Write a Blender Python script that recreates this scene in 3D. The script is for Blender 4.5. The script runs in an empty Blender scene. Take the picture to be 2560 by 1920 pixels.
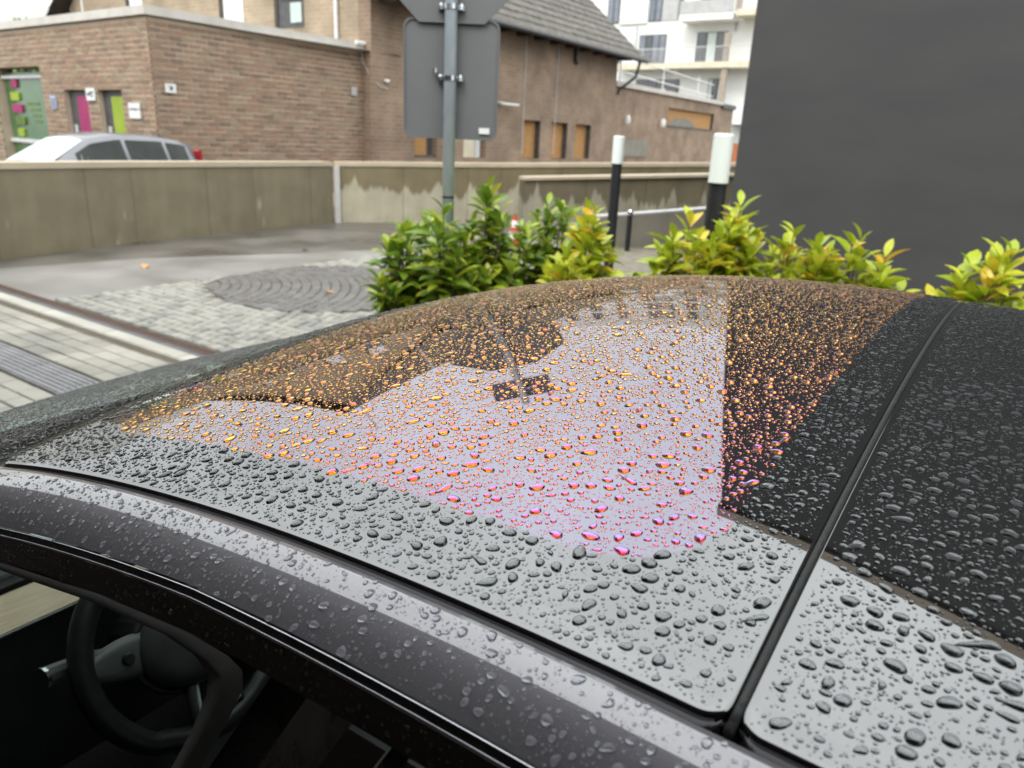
import bpy, math, random
import numpy as np
from mathutils import Matrix, Vector
random.seed(7); rng = np.random.default_rng(11)
scn = bpy.context.scene
C = scn.collection
R_ = math.radians
# ------------------------------------------------------------------ camera
EYE = np.array([0.0, 0.0, 1.62]); PITCH, ROLL, FPX = R_(18.37), R_(2.61), 1850.0
cp, sp, cr, sr = math.cos(PITCH), math.sin(PITCH), math.cos(ROLL), math.sin(ROLL)
cam_d = bpy.data.cameras.new('camera'); cam = bpy.data.objects.new('camera', cam_d); C.objects.link(cam)
rt, up, fw = Vector((cr, sr*sp, sr*cp)), Vector((-sr, cr*sp, cr*cp)), Vector((0, cp, -sp))
m = Matrix.Identity(4)
for i in range(3):
    m[i][0], m[i][1], m[i][2], m[i][3] = rt[i], up[i], -fw[i], EYE[i]
cam.matrix_world = m
cam_d.sensor_width = 36; cam_d.lens = FPX/2560*36; cam_d.clip_start = 0.02; cam_d.clip_end = 1500
cam_d.dof.use_dof = True; cam_d.dof.focus_distance = 0.56; cam_d.dof.aperture_fstop = 10.5
scn.camera = cam
# ------------------------------------------------------------------ sky, sun, exposure
w = bpy.data.worlds.new('World'); scn.world = w; w.use_nodes = True
nt = w.node_tree; N = nt.nodes; L = nt.links
for n in list(N): N.remove(n)
out = N.new('ShaderNodeOutputWorld'); bg = N.new('ShaderNodeBackground'); bg.inputs[1].default_value = 0.1
sky = N.new('ShaderNodeTexSky'); sky.sky_type = 'NISHITA'; sky.sun_disc = False
SUN_EL, SUN_AZ = 52, 200
sky.sun_elevation = R_(SUN_EL); sky.sun_rotation = R_(SUN_AZ); sky.air_density = 1.5; sky.dust_density = 4
tc = N.new('ShaderNodeTexCoord'); sx = N.new('ShaderNodeSeparateXYZ'); L.new(tc.outputs['Generated'], sx.inputs[0])
cl = N.new('ShaderNodeMath'); cl.operation = 'MAXIMUM'; cl.inputs[1].default_value = 0; L.new(sx.outputs[2], cl.inputs[0])
mr = N.new('ShaderNodeMapRange'); mr.inputs[3].default_value = 5.6; mr.inputs[4].default_value = 13.2; L.new(cl.outputs[0], mr.inputs[0])
nz = N.new('ShaderNodeTexNoise'); nz.inputs['Scale'].default_value = 2.2; nz.inputs['Detail'].default_value = 5; L.new(tc.outputs['Generated'], nz.inputs[0])
mz = N.new('ShaderNodeMapRange'); mz.inputs[1].default_value = .3; mz.inputs[2].default_value = .7; mz.inputs[3].default_value = .86; mz.inputs[4].default_value = 1.12; L.new(nz.outputs[0], mz.inputs[0])
mu = N.new('ShaderNodeMath'); mu.operation = 'MULTIPLY'; L.new(mr.outputs[0], mu.inputs[0]); L.new(mz.outputs[0], mu.inputs[1])
cc = N.new('ShaderNodeMix'); cc.data_type = 'RGBA'; cc.blend_type = 'MULTIPLY'; cc.inputs[0].default_value = 1
cc.inputs[6].default_value = (0.97, 1.0, 1.01, 1); L.new(mu.outputs[0], cc.inputs[7])
mx = N.new('ShaderNodeMix'); mx.data_type = 'RGBA'; mx.inputs[0].default_value = 0.92
L.new(sky.outputs[0], mx.inputs[6]); L.new(cc.outputs[2], mx.inputs[7]); L.new(mx.outputs[2], bg.inputs[0]); L.new(bg.outputs[0], out.inputs[0])
sd = bpy.data.lights.new('sun', 'SUN'); sd.energy = 0.6; sd.angle = R_(25); sd.color = (1, .97, .93)
so = bpy.data.objects.new('sun', sd); C.objects.link(so); so.location = (0, 0, 60)
so.rotation_euler = (R_(90-SUN_EL), 0, R_(180-SUN_AZ))
vs = scn.view_settings; vs.view_transform = 'Standard'; vs.look = 'None'; vs.gamma = 1; vs.use_curve_mapping = False; vs.exposure = 1.4
scn.cycles.caustics_reflective = False; scn.cycles.caustics_refractive = True
scn.cycles.max_bounces = 10; scn.cycles.transmission_bounces = 8; scn.cycles.glossy_bounces = 6; scn.cycles.diffuse_bounces = 3
scn.cycles.use_denoising = True

# ------------------------------------------------------------------ materials
def _nodes(name):
    m_ = bpy.data.materials.new(name); m_.use_nodes = True
    return m_, m_.node_tree.nodes, m_.node_tree.links, m_.node_tree.nodes['Principled BSDF']
def mat(name, c1, rough=.6, c2=None, scale=8, metal=0, ior=1.45, bump=0, bscale=None, detail=4, stretch=(1, 1, 1), rough2=None, coat=0, space='Object', rnd=None, ramp=(.35, .65)):
    m_, n, l, b = _nodes(name)
    b.inputs['Roughness'].default_value = rough; b.inputs['Metallic'].default_value = metal; b.inputs['IOR'].default_value = ior
    b.inputs['Coat Weight'].default_value = coat; b.inputs['Coat Roughness'].default_value = .03
    b.inputs['Base Color'].default_value = (*c1, 1)
    t = n.new('ShaderNodeTexCoord'); mp = n.new('ShaderNodeMapping'); mp.inputs['Scale'].default_value = stretch
    if space == 'World':
        ge = n.new('ShaderNodeNewGeometry'); l.new(ge.outputs['Position'], mp.inputs[0])
    else: l.new(t.outputs[space], mp.inputs[0])
    if c2 is not None:
        z = n.new('ShaderNodeTexNoise'); z.inputs['Scale'].default_value = scale; z.inputs['Detail'].default_value = detail
        l.new(mp.outputs[0], z.inputs[0])
        r = n.new('ShaderNodeMapRange'); r.inputs[1].default_value = ramp[0]; r.inputs[2].default_value = ramp[1]; l.new(z.outputs[0], r.inputs[0])
        x = n.new('ShaderNodeMix'); x.data_type = 'RGBA'; x.inputs[6].default_value = (*c1, 1); x.inputs[7].default_value = (*c2, 1)
        l.new(r.outputs[0], x.inputs[0]); col = x.outputs[2]
        if rnd:
            oi = n.new('ShaderNodeObjectInfo'); hs = n.new('ShaderNodeHueSaturation'); q = n.new('ShaderNodeMapRange')
            q.inputs[3].default_value = 1-rnd; q.inputs[4].default_value = 1+rnd
            l.new(oi.outputs['Random'], q.inputs[0]); l.new(q.outputs[0], hs.inputs['Value']); l.new(col, hs.inputs['Color']); col = hs.outputs[0]
        l.new(col, b.inputs['Base Color'])
        if rough2 is not None:
            q2 = n.new('ShaderNodeMapRange'); q2.inputs[3].default_value = rough; q2.inputs[4].default_value = rough2
            l.new(r.outputs[0], q2.inputs[0]); l.new(q2.outputs[0], b.inputs['Roughness'])
    if bump:
        z2 = n.new('ShaderNodeTexNoise'); z2.inputs['Scale'].default_value = bscale or scale*6; z2.inputs['Detail'].default_value = 6
        l.new(mp.outputs[0], z2.inputs[0]); bp = n.new('ShaderNodeBump'); bp.inputs['Strength'].default_value = bump; bp.inputs['Distance'].default_value = .01
        l.new(z2.outputs[0], bp.inputs['Height']); l.new(bp.outputs[0], b.inputs['Normal'])
    return m_
def brickmat(name, bricks, mortar, size=(.25, .092), joint=.012):
    m_, n, l, b = _nodes(name)
    t = n.new('ShaderNodeTexCoord'); sxx = n.new('ShaderNodeSeparateXYZ'); l.new(t.outputs['Object'], sxx.inputs[0]); adx = n.new('ShaderNodeMath'); l.new(sxx.outputs[0], adx.inputs[0]); l.new(sxx.outputs[1], adx.inputs[1])
    mp = n.new('ShaderNodeCombineXYZ'); l.new(adx.outputs[0], mp.inputs[0]); l.new(sxx.outputs[2], mp.inputs[1])
    br = n.new('ShaderNodeTexBrick'); br.inputs['Scale'].default_value = 1; br.inputs['Brick Width'].default_value = size[0]; br.inputs['Row Height'].default_value = size[1]
    br.inputs['Mortar Size'].default_value = joint*.6; br.inputs['Mortar Smooth'].default_value = .3
    br.inputs['Color1'].default_value = (*bricks[0], 1); br.inputs['Color2'].default_value = (*bricks[1], 1); br.inputs['Mortar'].default_value = (*mortar, 1)
    l.new(mp.outputs[0], br.inputs[0])
    z = n.new('ShaderNodeTexNoise'); z.inputs['Scale'].default_value = 1.1; z.inputs['Detail'].default_value = 7; l.new(t.outputs['Object'], z.inputs[0])
    r = n.new('ShaderNodeMapRange'); r.inputs[1].default_value = .3; r.inputs[2].default_value = .7; r.inputs[3].default_value = .68; r.inputs[4].default_value = 1.25; l.new(z.outputs[0], r.inputs[0])
    h = n.new('ShaderNodeHueSaturation'); l.new(br.outputs[0], h.inputs['Color']); l.new(r.outputs[0], h.inputs['Value']); l.new(h.outputs[0], b.inputs['Base Color'])
    bp = n.new('ShaderNodeBump'); bp.inputs['Strength'].default_value = .6; bp.inputs['Distance'].default_value = .01; bp.invert = True
    l.new(br.outputs['Fac'], bp.inputs['Height']); l.new(bp.outputs[0], b.inputs['Normal']); b.inputs['Roughness'].default_value = .85
    return m_
def stainmat(name, dark, light, h0, amp, stripes=5.0, spots=False):
    """concrete with a wet dark upper part that ends in drips over dry pale concrete; local x along the wall, z up"""
    m_, n, l, b = _nodes(name)
    t = n.new('ShaderNodeTexCoord'); s_ = n.new('ShaderNodeSeparateXYZ'); l.new(t.outputs['Object'], s_.inputs[0])
    mp = n.new('ShaderNodeMapping'); mp.inputs['Scale'].default_value = (stripes, stripes, .25); l.new(t.outputs['Object'], mp.inputs[0])
    z = n.new('ShaderNodeTexNoise'); z.inputs['Scale'].default_value = 1; z.inputs['Detail'].default_value = 3; l.new(mp.outputs[0], z.inputs[0])
    a = n.new('ShaderNodeMath'); a.operation = 'MULTIPLY_ADD'; a.inputs[1].default_value = amp; a.inputs[2].default_value = h0-amp*.5; l.new(z.outputs[0], a.inputs[0])
    d = n.new('ShaderNodeMath'); d.operation = 'SUBTRACT'; l.new(s_.outputs[2], d.inputs[0]); l.new(a.outputs[0], d.inputs[1])
    r = n.new('ShaderNodeMapRange'); r.interpolation_type = 'SMOOTHSTEP'; r.inputs[1].default_value = -.05; r.inputs[2].default_value = .06; l.new(d.outputs[0], r.inputs[0])
    z2 = n.new('ShaderNodeTexNoise'); z2.inputs['Scale'].default_value = 2.5; z2.inputs['Detail'].default_value = 8; l.new(t.outputs['Object'], z2.inputs[0])
    mp3 = n.new('ShaderNodeMapping'); mp3.inputs['Scale'].default_value = (3.3, 3.3, .5); l.new(t.outputs['Object'], mp3.inputs[0])
    z3 = n.new('ShaderNodeTexNoise'); z3.inputs['Scale'].default_value = 1; z3.inputs['Detail'].default_value = 5; l.new(mp3.outputs[0], z3.inputs[0])
    av = n.new('ShaderNodeMath'); av.operation = 'ADD'; l.new(z2.outputs[0], av.inputs[0]); l.new(z3.outputs[0], av.inputs[1])
    r2 = n.new('ShaderNodeMapRange'); r2.inputs[1].default_value = .7; r2.inputs[2].default_value = 1.3; r2.inputs[3].default_value = .8; r2.inputs[4].default_value = 1.2; l.new(av.outputs[0], r2.inputs[0])
    x = n.new('ShaderNodeMix'); x.data_type = 'RGBA'; x.inputs[6].default_value = (*light, 1); x.inputs[7].default_value = (*dark, 1); l.new(r.outputs[0], x.inputs[0])
    src = x.outputs[2]
    if spots:
        mp4 = n.new('ShaderNodeMapping'); mp4.inputs['Scale'].default_value = (2.6, 3.4, 1.1); ge4 = n.new('ShaderNodeNewGeometry'); l.new(ge4.outputs['Position'], mp4.inputs[0])
        z4 = n.new('ShaderNodeTexNoise'); z4.inputs['Scale'].default_value = 1; z4.inputs['Detail'].default_value = 2; l.new(mp4.outputs[0], z4.inputs[0])
        r4 = n.new('ShaderNodeMapRange'); r4.interpolation_type = 'SMOOTHSTEP'; r4.inputs[1].default_value = .645; r4.inputs[2].default_value = .72; l.new(z4.outputs[0], r4.inputs[0])
        r5 = n.new('ShaderNodeMapRange'); r5.inputs[1].default_value = .55; r5.inputs[2].default_value = .38; l.new(s_.outputs[2], r5.inputs[0])
        m5 = n.new('ShaderNodeMath'); m5.operation = 'MULTIPLY'; l.new(r4.outputs[0], m5.inputs[0]); l.new(r5.outputs[0], m5.inputs[1])
        x5 = n.new('ShaderNodeMix'); x5.data_type = 'RGBA'; l.new(m5.outputs[0], x5.inputs[0]); l.new(src, x5.inputs[6]); x5.inputs[7].default_value = (*light, 1); src = x5.outputs[2]
    fm_ = n.new('ShaderNodeMath'); fm_.operation = 'PINGPONG'; fm_.inputs[1].default_value = .62; l.new(s_.outputs[0], fm_.inputs[0])
    rf_ = n.new('ShaderNodeMapRange'); rf_.inputs[1].default_value = .0; rf_.inputs[2].default_value = .03; rf_.inputs[3].default_value = .72; rf_.inputs[4].default_value = 1; l.new(fm_.outputs[0], rf_.inputs[0])
    vm = n.new('ShaderNodeMath'); vm.operation = 'MULTIPLY'; l.new(rf_.outputs[0], vm.inputs[0]); l.new(r2.outputs[0], vm.inputs[1])
    h = n.new('ShaderNodeHueSaturation'); l.new(src, h.inputs['Color']); l.new(vm.outputs[0], h.inputs['Value']); l.new(h.outputs[0], b.inputs['Base Color'])
    q = n.new('ShaderNodeMapRange'); q.inputs[3].default_value = .8; q.inputs[4].default_value = .5; l.new(r.outputs[0], q.inputs[0]); l.new(q.outputs[0], b.inputs['Roughness'])
    bp = n.new('ShaderNodeBump'); bp.inputs['Strength'].default_value = .25; bp.inputs['Distance'].default_value = .01; l.new(z2.outputs[0], bp.inputs['Height']); l.new(bp.outputs[0], b.inputs['Normal'])
    return m_
M = {}
M['asphalt'] = mat('wet_asphalt', (.068, .060, .050), .26, (.125, .114, .098), 1.1, bump=.5, bscale=70, detail=9, rough2=.5)
M['pale_sheen'] = mat('sky_sheen_asphalt', (.16, .152, .138), .28, (.23, .22, .20), .9, bump=.2, bscale=70, rough2=.55)  # paler colour stands in for sky sheen on wet asphalt
M['sand'] = mat('joint_sand', (.15, .135, .10), .8, (.22, .20, .15), 6)
M['cob_l'] = mat('pale_granite', (0.222, 0.216, 0.183), .45, (0.301, 0.294, 0.255), 9, bump=.3, bscale=40, rough2=.6, space='World')
M['cob_l2'] = mat('grey_granite', (0.163, 0.163, 0.150), .45, (0.236, 0.229, 0.203), 9, bump=.3, bscale=40, rough2=.6, space='World')
M['cob_d'] = mat('dark_basalt', (.09, .085, .077), .35, (.155, .147, .132), 9, bump=.3, bscale=40, rough2=.55, space='World')
M['paver'] = mat('beige_paver', (.15, .14, .115), .4, (.31, .295, .245), 1.6, bump=.2, bscale=60, rough2=.6, rnd=.10, space='World', ramp=(.30, .52), detail=8)
M['tact'] = mat('grey_ribbed_slab', (0.175, 0.175, 0.179), .45, (0.251, 0.251, 0.251), 7, rough2=.6, rnd=.1)
M['kerb'] = mat('pale_kerb_stone', (.33, .315, .265), .5, (.41, .39, .335), 4, bump=.2, rough2=.6, rnd=.06)
M['gutter'] = mat('grey_gutter', (.07, .07, .077), .6, (.11, .11, .115), 9, rough2=.7)
M['rust'] = mat('rusty_iron', (.085, .055, .042), .55, (.13, .085, .06), 20, rough2=.7)
M['soil'] = mat('wet_soil', (.03, .024, .017), .8, (.06, .045, .03), 12, bump=.8, bscale=30)
M['wallL'] = stainmat('wet_concrete', (.225, .193, .122), (.42, .38, .27), -.12, .6, 2.2, True)
M['wallR'] = stainmat('half_dry_concrete', (.20, .165, .095), (.42, .385, .285), .62, .85, 4.5)
M['wallX'] = stainmat('streaked_concrete', (.17, .145, .095), (.34, .315, .24), .55, 1.3, 6)
M['coping'] = mat('pale_coping', (.46, .39, .28), .7, (.54, .46, .34), 2, rough2=.6)
M['joint'] = mat('pale_sealant', (.50, .49, .47), .6, (.58, .57, .55), 6)
M['ramp'] = mat('smooth_grey_concrete', (.20, .185, .155), .7, (.26, .24, .20), 2, bump=.1)
BR = [((.255, .172, .116), (.325, .222, .154)), ((.225, .153, .108), (.285, .20, .143)), ((.285, .182, .124), (.34, .222, .157)), ((.268, .203, .138), (.34, .265, .185)), ((.19, .133, .097), (.25, .175, .128))]
M['brk'] = [mat('brown_brick_%s' % 'abcde'[i], a, .85, b, 14, bump=.5, bscale=50) for i, (a, b) in enumerate(BR)]
M['mortar'] = mat('brick_mortar', (.47, .38, .28), .9, (.56, .46, .345), 5, bump=.3)
M['brickT'] = brickmat('brown_brickwork', ((.25, .172, .118), (.30, .212, .148)), (.36, .29, .21))
M['brickG'] = brickmat('weathered_brickwork', ((.32, .245, .165), (.37, .29, .20)), (.42, .35, .26))
M['brickD'] = brickmat('dark_brickwork', ((.050, .032, .027), (.075, .045, .037)), (.07, .06, .055))
M['capmetal'] = mat('pale_metal_coping', (.50, .47, .42), .5, (.58, .55, .50), 3)
M['rooftile'] = mat('mossy_slate_tile', (.055, .05, .044), .75, (.125, .115, .092), 5, bump=.6, bscale=30, rnd=.15)
M['darkwood'] = mat('dark_timber', (.045, .036, .03), .7, (.07, .055, .045), 6)
M['soffit'] = mat('added_soffit', (.34, .31, .31), .7, (.42, .39, .38), 3, stretch=(.3, 6, 1))  # underside paled to brighten what the roof rail reflects
M['osb'] = mat('chipboard', (.36, .19, .065), .8, (.50, .28, .11), 22, bump=.2, stretch=(1, 1, .6))
M['white'] = mat('white_render', (.76, .77, .74), .8, (.82, .83, .80), 1.5)
M['cream'] = mat('cream_slab', (.62, .56, .42), .8, (.72, .66, .52), 2)
M['grey'] = mat('grey_panel', (.42, .42, .41), .7, (.5, .5, .49), 2)
M['wglass'] = mat('window_glass', (.03, .035, .04), .05, (.06, .065, .075), 1.5, ior=1.9)
M['skyglass'] = mat('sky_tinted_window', (.13, .15, .18), .05, (.20, .22, .26), 1.2, ior=1.7)
M['curtain'] = mat('pale_curtain', (.52, .60, .58), .8, (.66, .72, .70), 7, stretch=(4, 4, .3))
M['frame'] = mat('dark_frame', (.06, .06, .062), .5, (.09, .09, .09), 8)
M['lframe'] = mat('pale_frame', (.55, .56, .55), .5, (.65, .66, .65), 8)
M['beige'] = mat('beige_panel', (.33, .28, .22), .8, (.40, .34, .27), 4)
M['darkwall'] = mat('anthracite_render', (.049, .049, .049), .8, (.057, .057, .056), 1.2, bump=.10, bscale=14, stretch=(1, 1, 3))
M['greyalu'] = mat('grey_sign_back', (.135, .142, .142), .5, (.148, .155, .155), 3)
M['galv'] = mat('galvanised_steel', (.36, .41, .45), .35, (.46, .51, .55), 14, metal=.25, rough2=.5, stretch=(1, 1, .3))
M['steel'] = mat('bright_steel', (.62, .64, .66), .22, (.7, .72, .74), 20, metal=1)
M['black'] = mat('black_paint', (.012, .013, .016), .4, (.02, .02, .024), 8)
M['lampwhite'] = mat('opal_diffuser', (.70, .74, .71), .35, (.76, .80, .77), 3)
M['conered'] = mat('cone_red', (.55, .035, .03), .5, (.62, .06, .05), 9)
M['orange'] = mat('orange_panel', (.46, .15, .06), .6, (.54, .2, .09), 4)
M['whitepl'] = mat('white_plastic', (.72, .72, .71), .5, (.8, .8, .79), 9)
M['ink'] = mat('dark_print', (.05, .055, .06), .7, (.09, .09, .1), 30)
M['blue'] = mat('pale_blue_print', (.36, .42, .60), .7, (.45, .52, .7), 10)
M['magenta'] = mat('magenta_panel', (.30, .012, .10), .5, (.36, .02, .13), 3)
M['lime'] = mat('lime_panel', (.26, .36, .02), .5, (.32, .42, .03), 3)
M['green'] = mat('green_shop_window', (.045, .125, .045), .18, (.075, .17, .065), 1.2, ior=1.6)
M['moss'] = mat('leafy_green', (.09, .15, .03), .7, (.16, .24, .06), 4, bump=.4)
M['bark'] = mat('brown_stem', (.07, .05, .03), .8, (.11, .08, .045), 30)
M['silver'] = mat('silver_car_paint', (.14, .14, .15), .4, (.16, .16, .172), 3, metal=.5, coat=.6)
M['carglass'] = mat('tinted_car_glass', (.02, .024, .022), .08, (.04, .046, .042), 2, ior=1.3)
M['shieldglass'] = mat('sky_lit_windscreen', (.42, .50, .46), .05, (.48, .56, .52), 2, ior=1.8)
M['red'] = mat('red_tail_lamp', (.30, .008, .02), .2, (.38, .02, .03), 6)
def leafmat(name, cols):
    m_, n, l, b = _nodes(name); oi = n.new('ShaderNodeObjectInfo'); cr_ = n.new('ShaderNodeValToRGB'); e = cr_.color_ramp.elements
    for i, (p, c) in enumerate(cols):
        el = e[i] if i < 2 else e.new(p); el.position = p; el.color = (*c, 1)
    l.new(oi.outputs['Random'], cr_.inputs[0])
    t = n.new('ShaderNodeTexCoord'); z = n.new('ShaderNodeTexNoise'); z.inputs['Scale'].default_value = 25; l.new(t.outputs['Object'], z.inputs[0])
    q = n.new('ShaderNodeMapRange'); q.inputs[3].default_value = .75; q.inputs[4].default_value = 1.25; l.new(z.outputs[0], q.inputs[0])
    h = n.new('ShaderNodeHueSaturation'); l.new(cr_.outputs[0], h.inputs['Color']); l.new(q.outputs[0], h.inputs['Value'])
    l.new(h.outputs[0], b.inputs['Base Color']); b.inputs['Roughness'].default_value = .28
    tr = n.new('ShaderNodeBsdfTranslucent'); l.new(h.outputs[0], tr.inputs[0]); ms = n.new('ShaderNodeMixShader'); ms.inputs[0].default_value = .3
    l.new(b.outputs[0], ms.inputs[1]); l.new(tr.outputs[0], ms.inputs[2]); l.new(ms.outputs[0], n['Material Output'].inputs[0])
    return m_
M['leafG'] = leafmat('laurel_leaf_green', [(0, (.09, .17, .02)), (.35, (.18, .29, .027)), (.7, (.30, .40, .035)), (.93, (.42, .49, .045)), (1, (.48, .44, .05))])
M['leafY'] = leafmat('laurel_leaf_yellow', [(0, (.24, .33, .022)), (.3, (.40, .49, .03)), (.75, (.60, .63, .055)), (.92, (.66, .54, .05)), (1, (.68, .34, .03))])

# ------------------------------------------------------------------ mesh helpers
class MB:
    def __init__(s): s.v = []; s.f = []; s.m = []
    def add(s, v, f, mi=0):
        k = len(s.v); s.v += [tuple(map(float, p)) for p in v]; s.f += [tuple(i+k for i in q) for q in f]; s.m += [mi]*len(f); return s
    def box(s, x0, x1, y0, y1, z0, z1, mi=0):
        v = [(x0, y0, z0), (x1, y0, z0), (x1, y1, z0), (x0, y1, z0), (x0, y0, z1), (x1, y0, z1), (x1, y1, z1), (x0, y1, z1)]
        return s.add(v, [(0, 3, 2, 1), (4, 5, 6, 7), (0, 1, 5, 4), (1, 2, 6, 5), (2, 3, 7, 6), (3, 0, 4, 7)], mi)
    def cbox(s, x0, x1, y0, y1, z0, z1, c, mi=0):
        """box with its top edges chamfered by c"""
        v = [(x0, y0, z0), (x1, y0, z0), (x1, y1, z0), (x0, y1, z0), (x0, y0, z1-c), (x1, y0, z1-c), (x1, y1, z1-c), (x0, y1, z1-c),
             (x0+c, y0+c, z1), (x1-c, y0+c, z1), (x1-c, y1-c, z1), (x0+c, y1-c, z1)]
        f = [(0, 1, 5, 4), (1, 2, 6, 5), (2, 3, 7, 6), (3, 0, 4, 7), (4, 5, 9, 8), (5, 6, 10, 9), (6, 7, 11, 10), (7, 4, 8, 11), (8, 9, 10, 11)]
        return s.add(v, f, mi)
    def prism(s, poly, z0, z1, mi=0, axis='z'):
        n = len(poly)
        if axis == 'z': v = [(x, y, z0) for x, y in poly]+[(x, y, z1) for x, y in poly]
        elif axis == 'y': v = [(x, z0, y) for x, y in poly]+[(x, z1, y) for x, y in poly]
        else: v = [(z0, x, y) for x, y in poly]+[(z1, x, y) for x, y in poly]
        return s.add(v, [tuple(range(n-1, -1, -1)), tuple(range(n, 2*n))]+[(i, (i+1) % n, n+(i+1) % n, n+i) for i in range(n)], mi)
    def lathe(s, prof, seg=20, cx=0, cy=0, mi=0):
        v = []; f = []
        for r, z in prof:
            v += [(cx+r*math.cos(2*math.pi*k/seg), cy+r*math.sin(2*math.pi*k/seg), z) for k in range(seg)]
        for i in range(len(prof)-1):
            f += [(i*seg+k, i*seg+(k+1) % seg, (i+1)*seg+(k+1) % seg, (i+1)*seg+k) for k in range(seg)]
        f += [tuple(range(seg-1, -1, -1)), tuple(range((len(prof)-1)*seg, len(prof)*seg))]
        return s.add(v, f, mi)
    def tube(s, pts, r, seg=8, closed=False, mi=0):
        P = [Vector(p) for p in pts]; n = len(P); v = []; f = []
        rr = r if hasattr(r, '__len__') else [r]*n
        for i, p in enumerate(P):
            a = P[i-1] if (i or closed) else P[i]; b = P[(i+1) % n] if (i < n-1 or closed) else P[i]
            d = (b-a).normalized(); u = d.cross(Vector((0, 0, 1)))
            if u.length < .05: u = d.cross(Vector((0, 1, 0)))
            u.normalize(); q = d.cross(u)
            v += [p+rr[i]*(u*math.cos(2*math.pi*k/seg)+q*math.sin(2*math.pi*k/seg)) for k in range(seg)]
        for i in range(n if closed else n-1):
            j = (i+1) % n
            f += [(i*seg+k, i*seg+(k+1) % seg, j*seg+(k+1) % seg, j*seg+k) for k in range(seg)]
        if not closed: f += [tuple(range(seg-1, -1, -1)), tuple(range((n-1)*seg, n*seg))]
        return s.add(v, f, mi)
    def grid(s, fn, us, vs_, mi=0, flip=False):
        v = [fn(a, b) for a in us for b in vs_]; nv = len(vs_)
        f = [(i*nv+j, (i+1)*nv+j, (i+1)*nv+j+1, i*nv+j+1) for i in range(len(us)-1) for j in range(nv-1)]
        if flip: f = [q[::-1] for q in f]
        return s.add(v, f, mi)
    def mesh(s, name, mats, smooth=False):
        me = bpy.data.meshes.new(name); me.from_pydata(s.v, [], s.f)
        for q in (mats if isinstance(mats, (list, tuple)) else [mats]): me.materials.append(q)
        me.polygons.foreach_set('material_index', s.m)
        if smooth: me.polygons.foreach_set('use_smooth', [True]*len(s.f))
        me.update(); return me
    def build(s, name, mats, parent=None, smooth=False, loc=None, rz=None):
        o = bpy.data.objects.new(name, s.mesh(name, mats, smooth)); C.objects.link(o); o.parent = parent
        if loc is not None: o.location = loc
        if rz is not None: o.rotation_euler = (0, 0, rz)
        return o
def tag(o, label=None, cat=None, group=None, kind=None):
    for k, v in (('label', label), ('category', cat), ('group', group), ('kind', kind)):
        if v: o[k] = v
    return o
def empty(name, loc=(0, 0, 0), rz=0, **k):
    o = bpy.data.objects.new(name, None); C.objects.link(o); o.location = loc; o.rotation_euler = (0, 0, rz); o.empty_display_size = .1
    return tag(o, **k)
def inst(name, me, parent, loc=(0, 0, 0), rot=(0, 0, 0), sc=(1, 1, 1)):
    o = bpy.data.objects.new(name, me); C.objects.link(o); o.parent = parent; o.location = loc; o.rotation_euler = rot; o.scale = sc; return o
def azv(a): return np.array([math.sin(R_(a)), math.cos(R_(a))])
def rzx(a): return R_(90-a)       # z-rotation that puts local +x along azimuth a
def roundrect(x0, x1, z0, z1, r, n=6):
    p = []
    for cx, cz, a0 in ((x1-r, z1-r, 0), (x0+r, z1-r, 90), (x0+r, z0+r, 180), (x1-r, z0+r, 270)):
        p += [(cx+r*math.cos(R_(a0+90*k/n)), cz+r*math.sin(R_(a0+90*k/n))) for k in range(n+1)]
    return p
# car frame: s forward, t to the car's right, local y = -t
YAW = 34.0; ET = azv(YAW); ES = np.array([-ET[1], ET[0]]); CO = np.array([0.09478492, 0.2410932])+0.5675*ET
CAR_RZ = math.atan2(ES[1], ES[0])
def st(s, t, z=0): p = CO+s*ES+t*ET; return (p[0], p[1], z)

# ------------------------------------------------------------------ ground
g = MB().add([(-250, -150, 0), (250, -150, 0), (250, 350, 0), (-250, 350, 0)], [(0, 1, 2, 3)]).build('ground', M['asphalt']); tag(g, kind='structure')
cobroot = MB().add([(2.4, -2.31, .004), (7.22, -2.31, .004), (7.22, -10.5, .004), (-3, -10.5, .004), (-3, -6.3, .004), (2.4, -6.3, .004)], [(5, 4, 3, 2, 1, 0)]).build('cobbled_paving', M['sand'], loc=(*CO, 0), rz=CAR_RZ)
tag(cobroot, kind='structure')
apr = MB().add([(7.24, -2.33, .004), (9.3, -2.33, .004), (8.9, -4.2, .004), (8.0, -6.0, .004), (7.24, -8, .004)], [(4, 3, 2, 1, 0)]).build('road', M['pale_sheen'], loc=(*CO, 0), rz=CAR_RZ); tag(apr, kind='structure')  # pale sheet painting the sky's sheen on the wet ground
cob_mesh = {}
for key in ('cob_l', 'cob_l2', 'cob_d'):
    for k in range(3):
        b = MB(); e = .046+.002*k
        b.cbox(-e, e, -e+.003*k, e-.002*k, -.02, .026, .009)
        b.v = [(x+random.uniform(-.003, .003), y+random.uniform(-.003, .003), z+(random.uniform(-.003, .003) if z > 0 else 0)) for x, y, z in b.v]
        cob_mesh[key, k] = b.mesh('cobble', M[key])
cobs = []
pit = .103
for i in range(int(7.2/pit)):
    for j in range(int(5.4/pit)):
        s_ = 7.17-i*pit-(.5*pit if j % 2 else 0); t_ = 2.38+j*pit
        if s_ < 2.6: continue
        d_ = math.hypot(s_-6.0, t_-4.6)
        if d_ < 1.27: continue
        cobs.append((s_+random.uniform(-.006, .006), t_+random.uniform(-.006, .006), random.uniform(-.05, .05), random.choice(('cob_l', 'cob_l', 'cob_l2'))))
rr_ = .5
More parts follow.
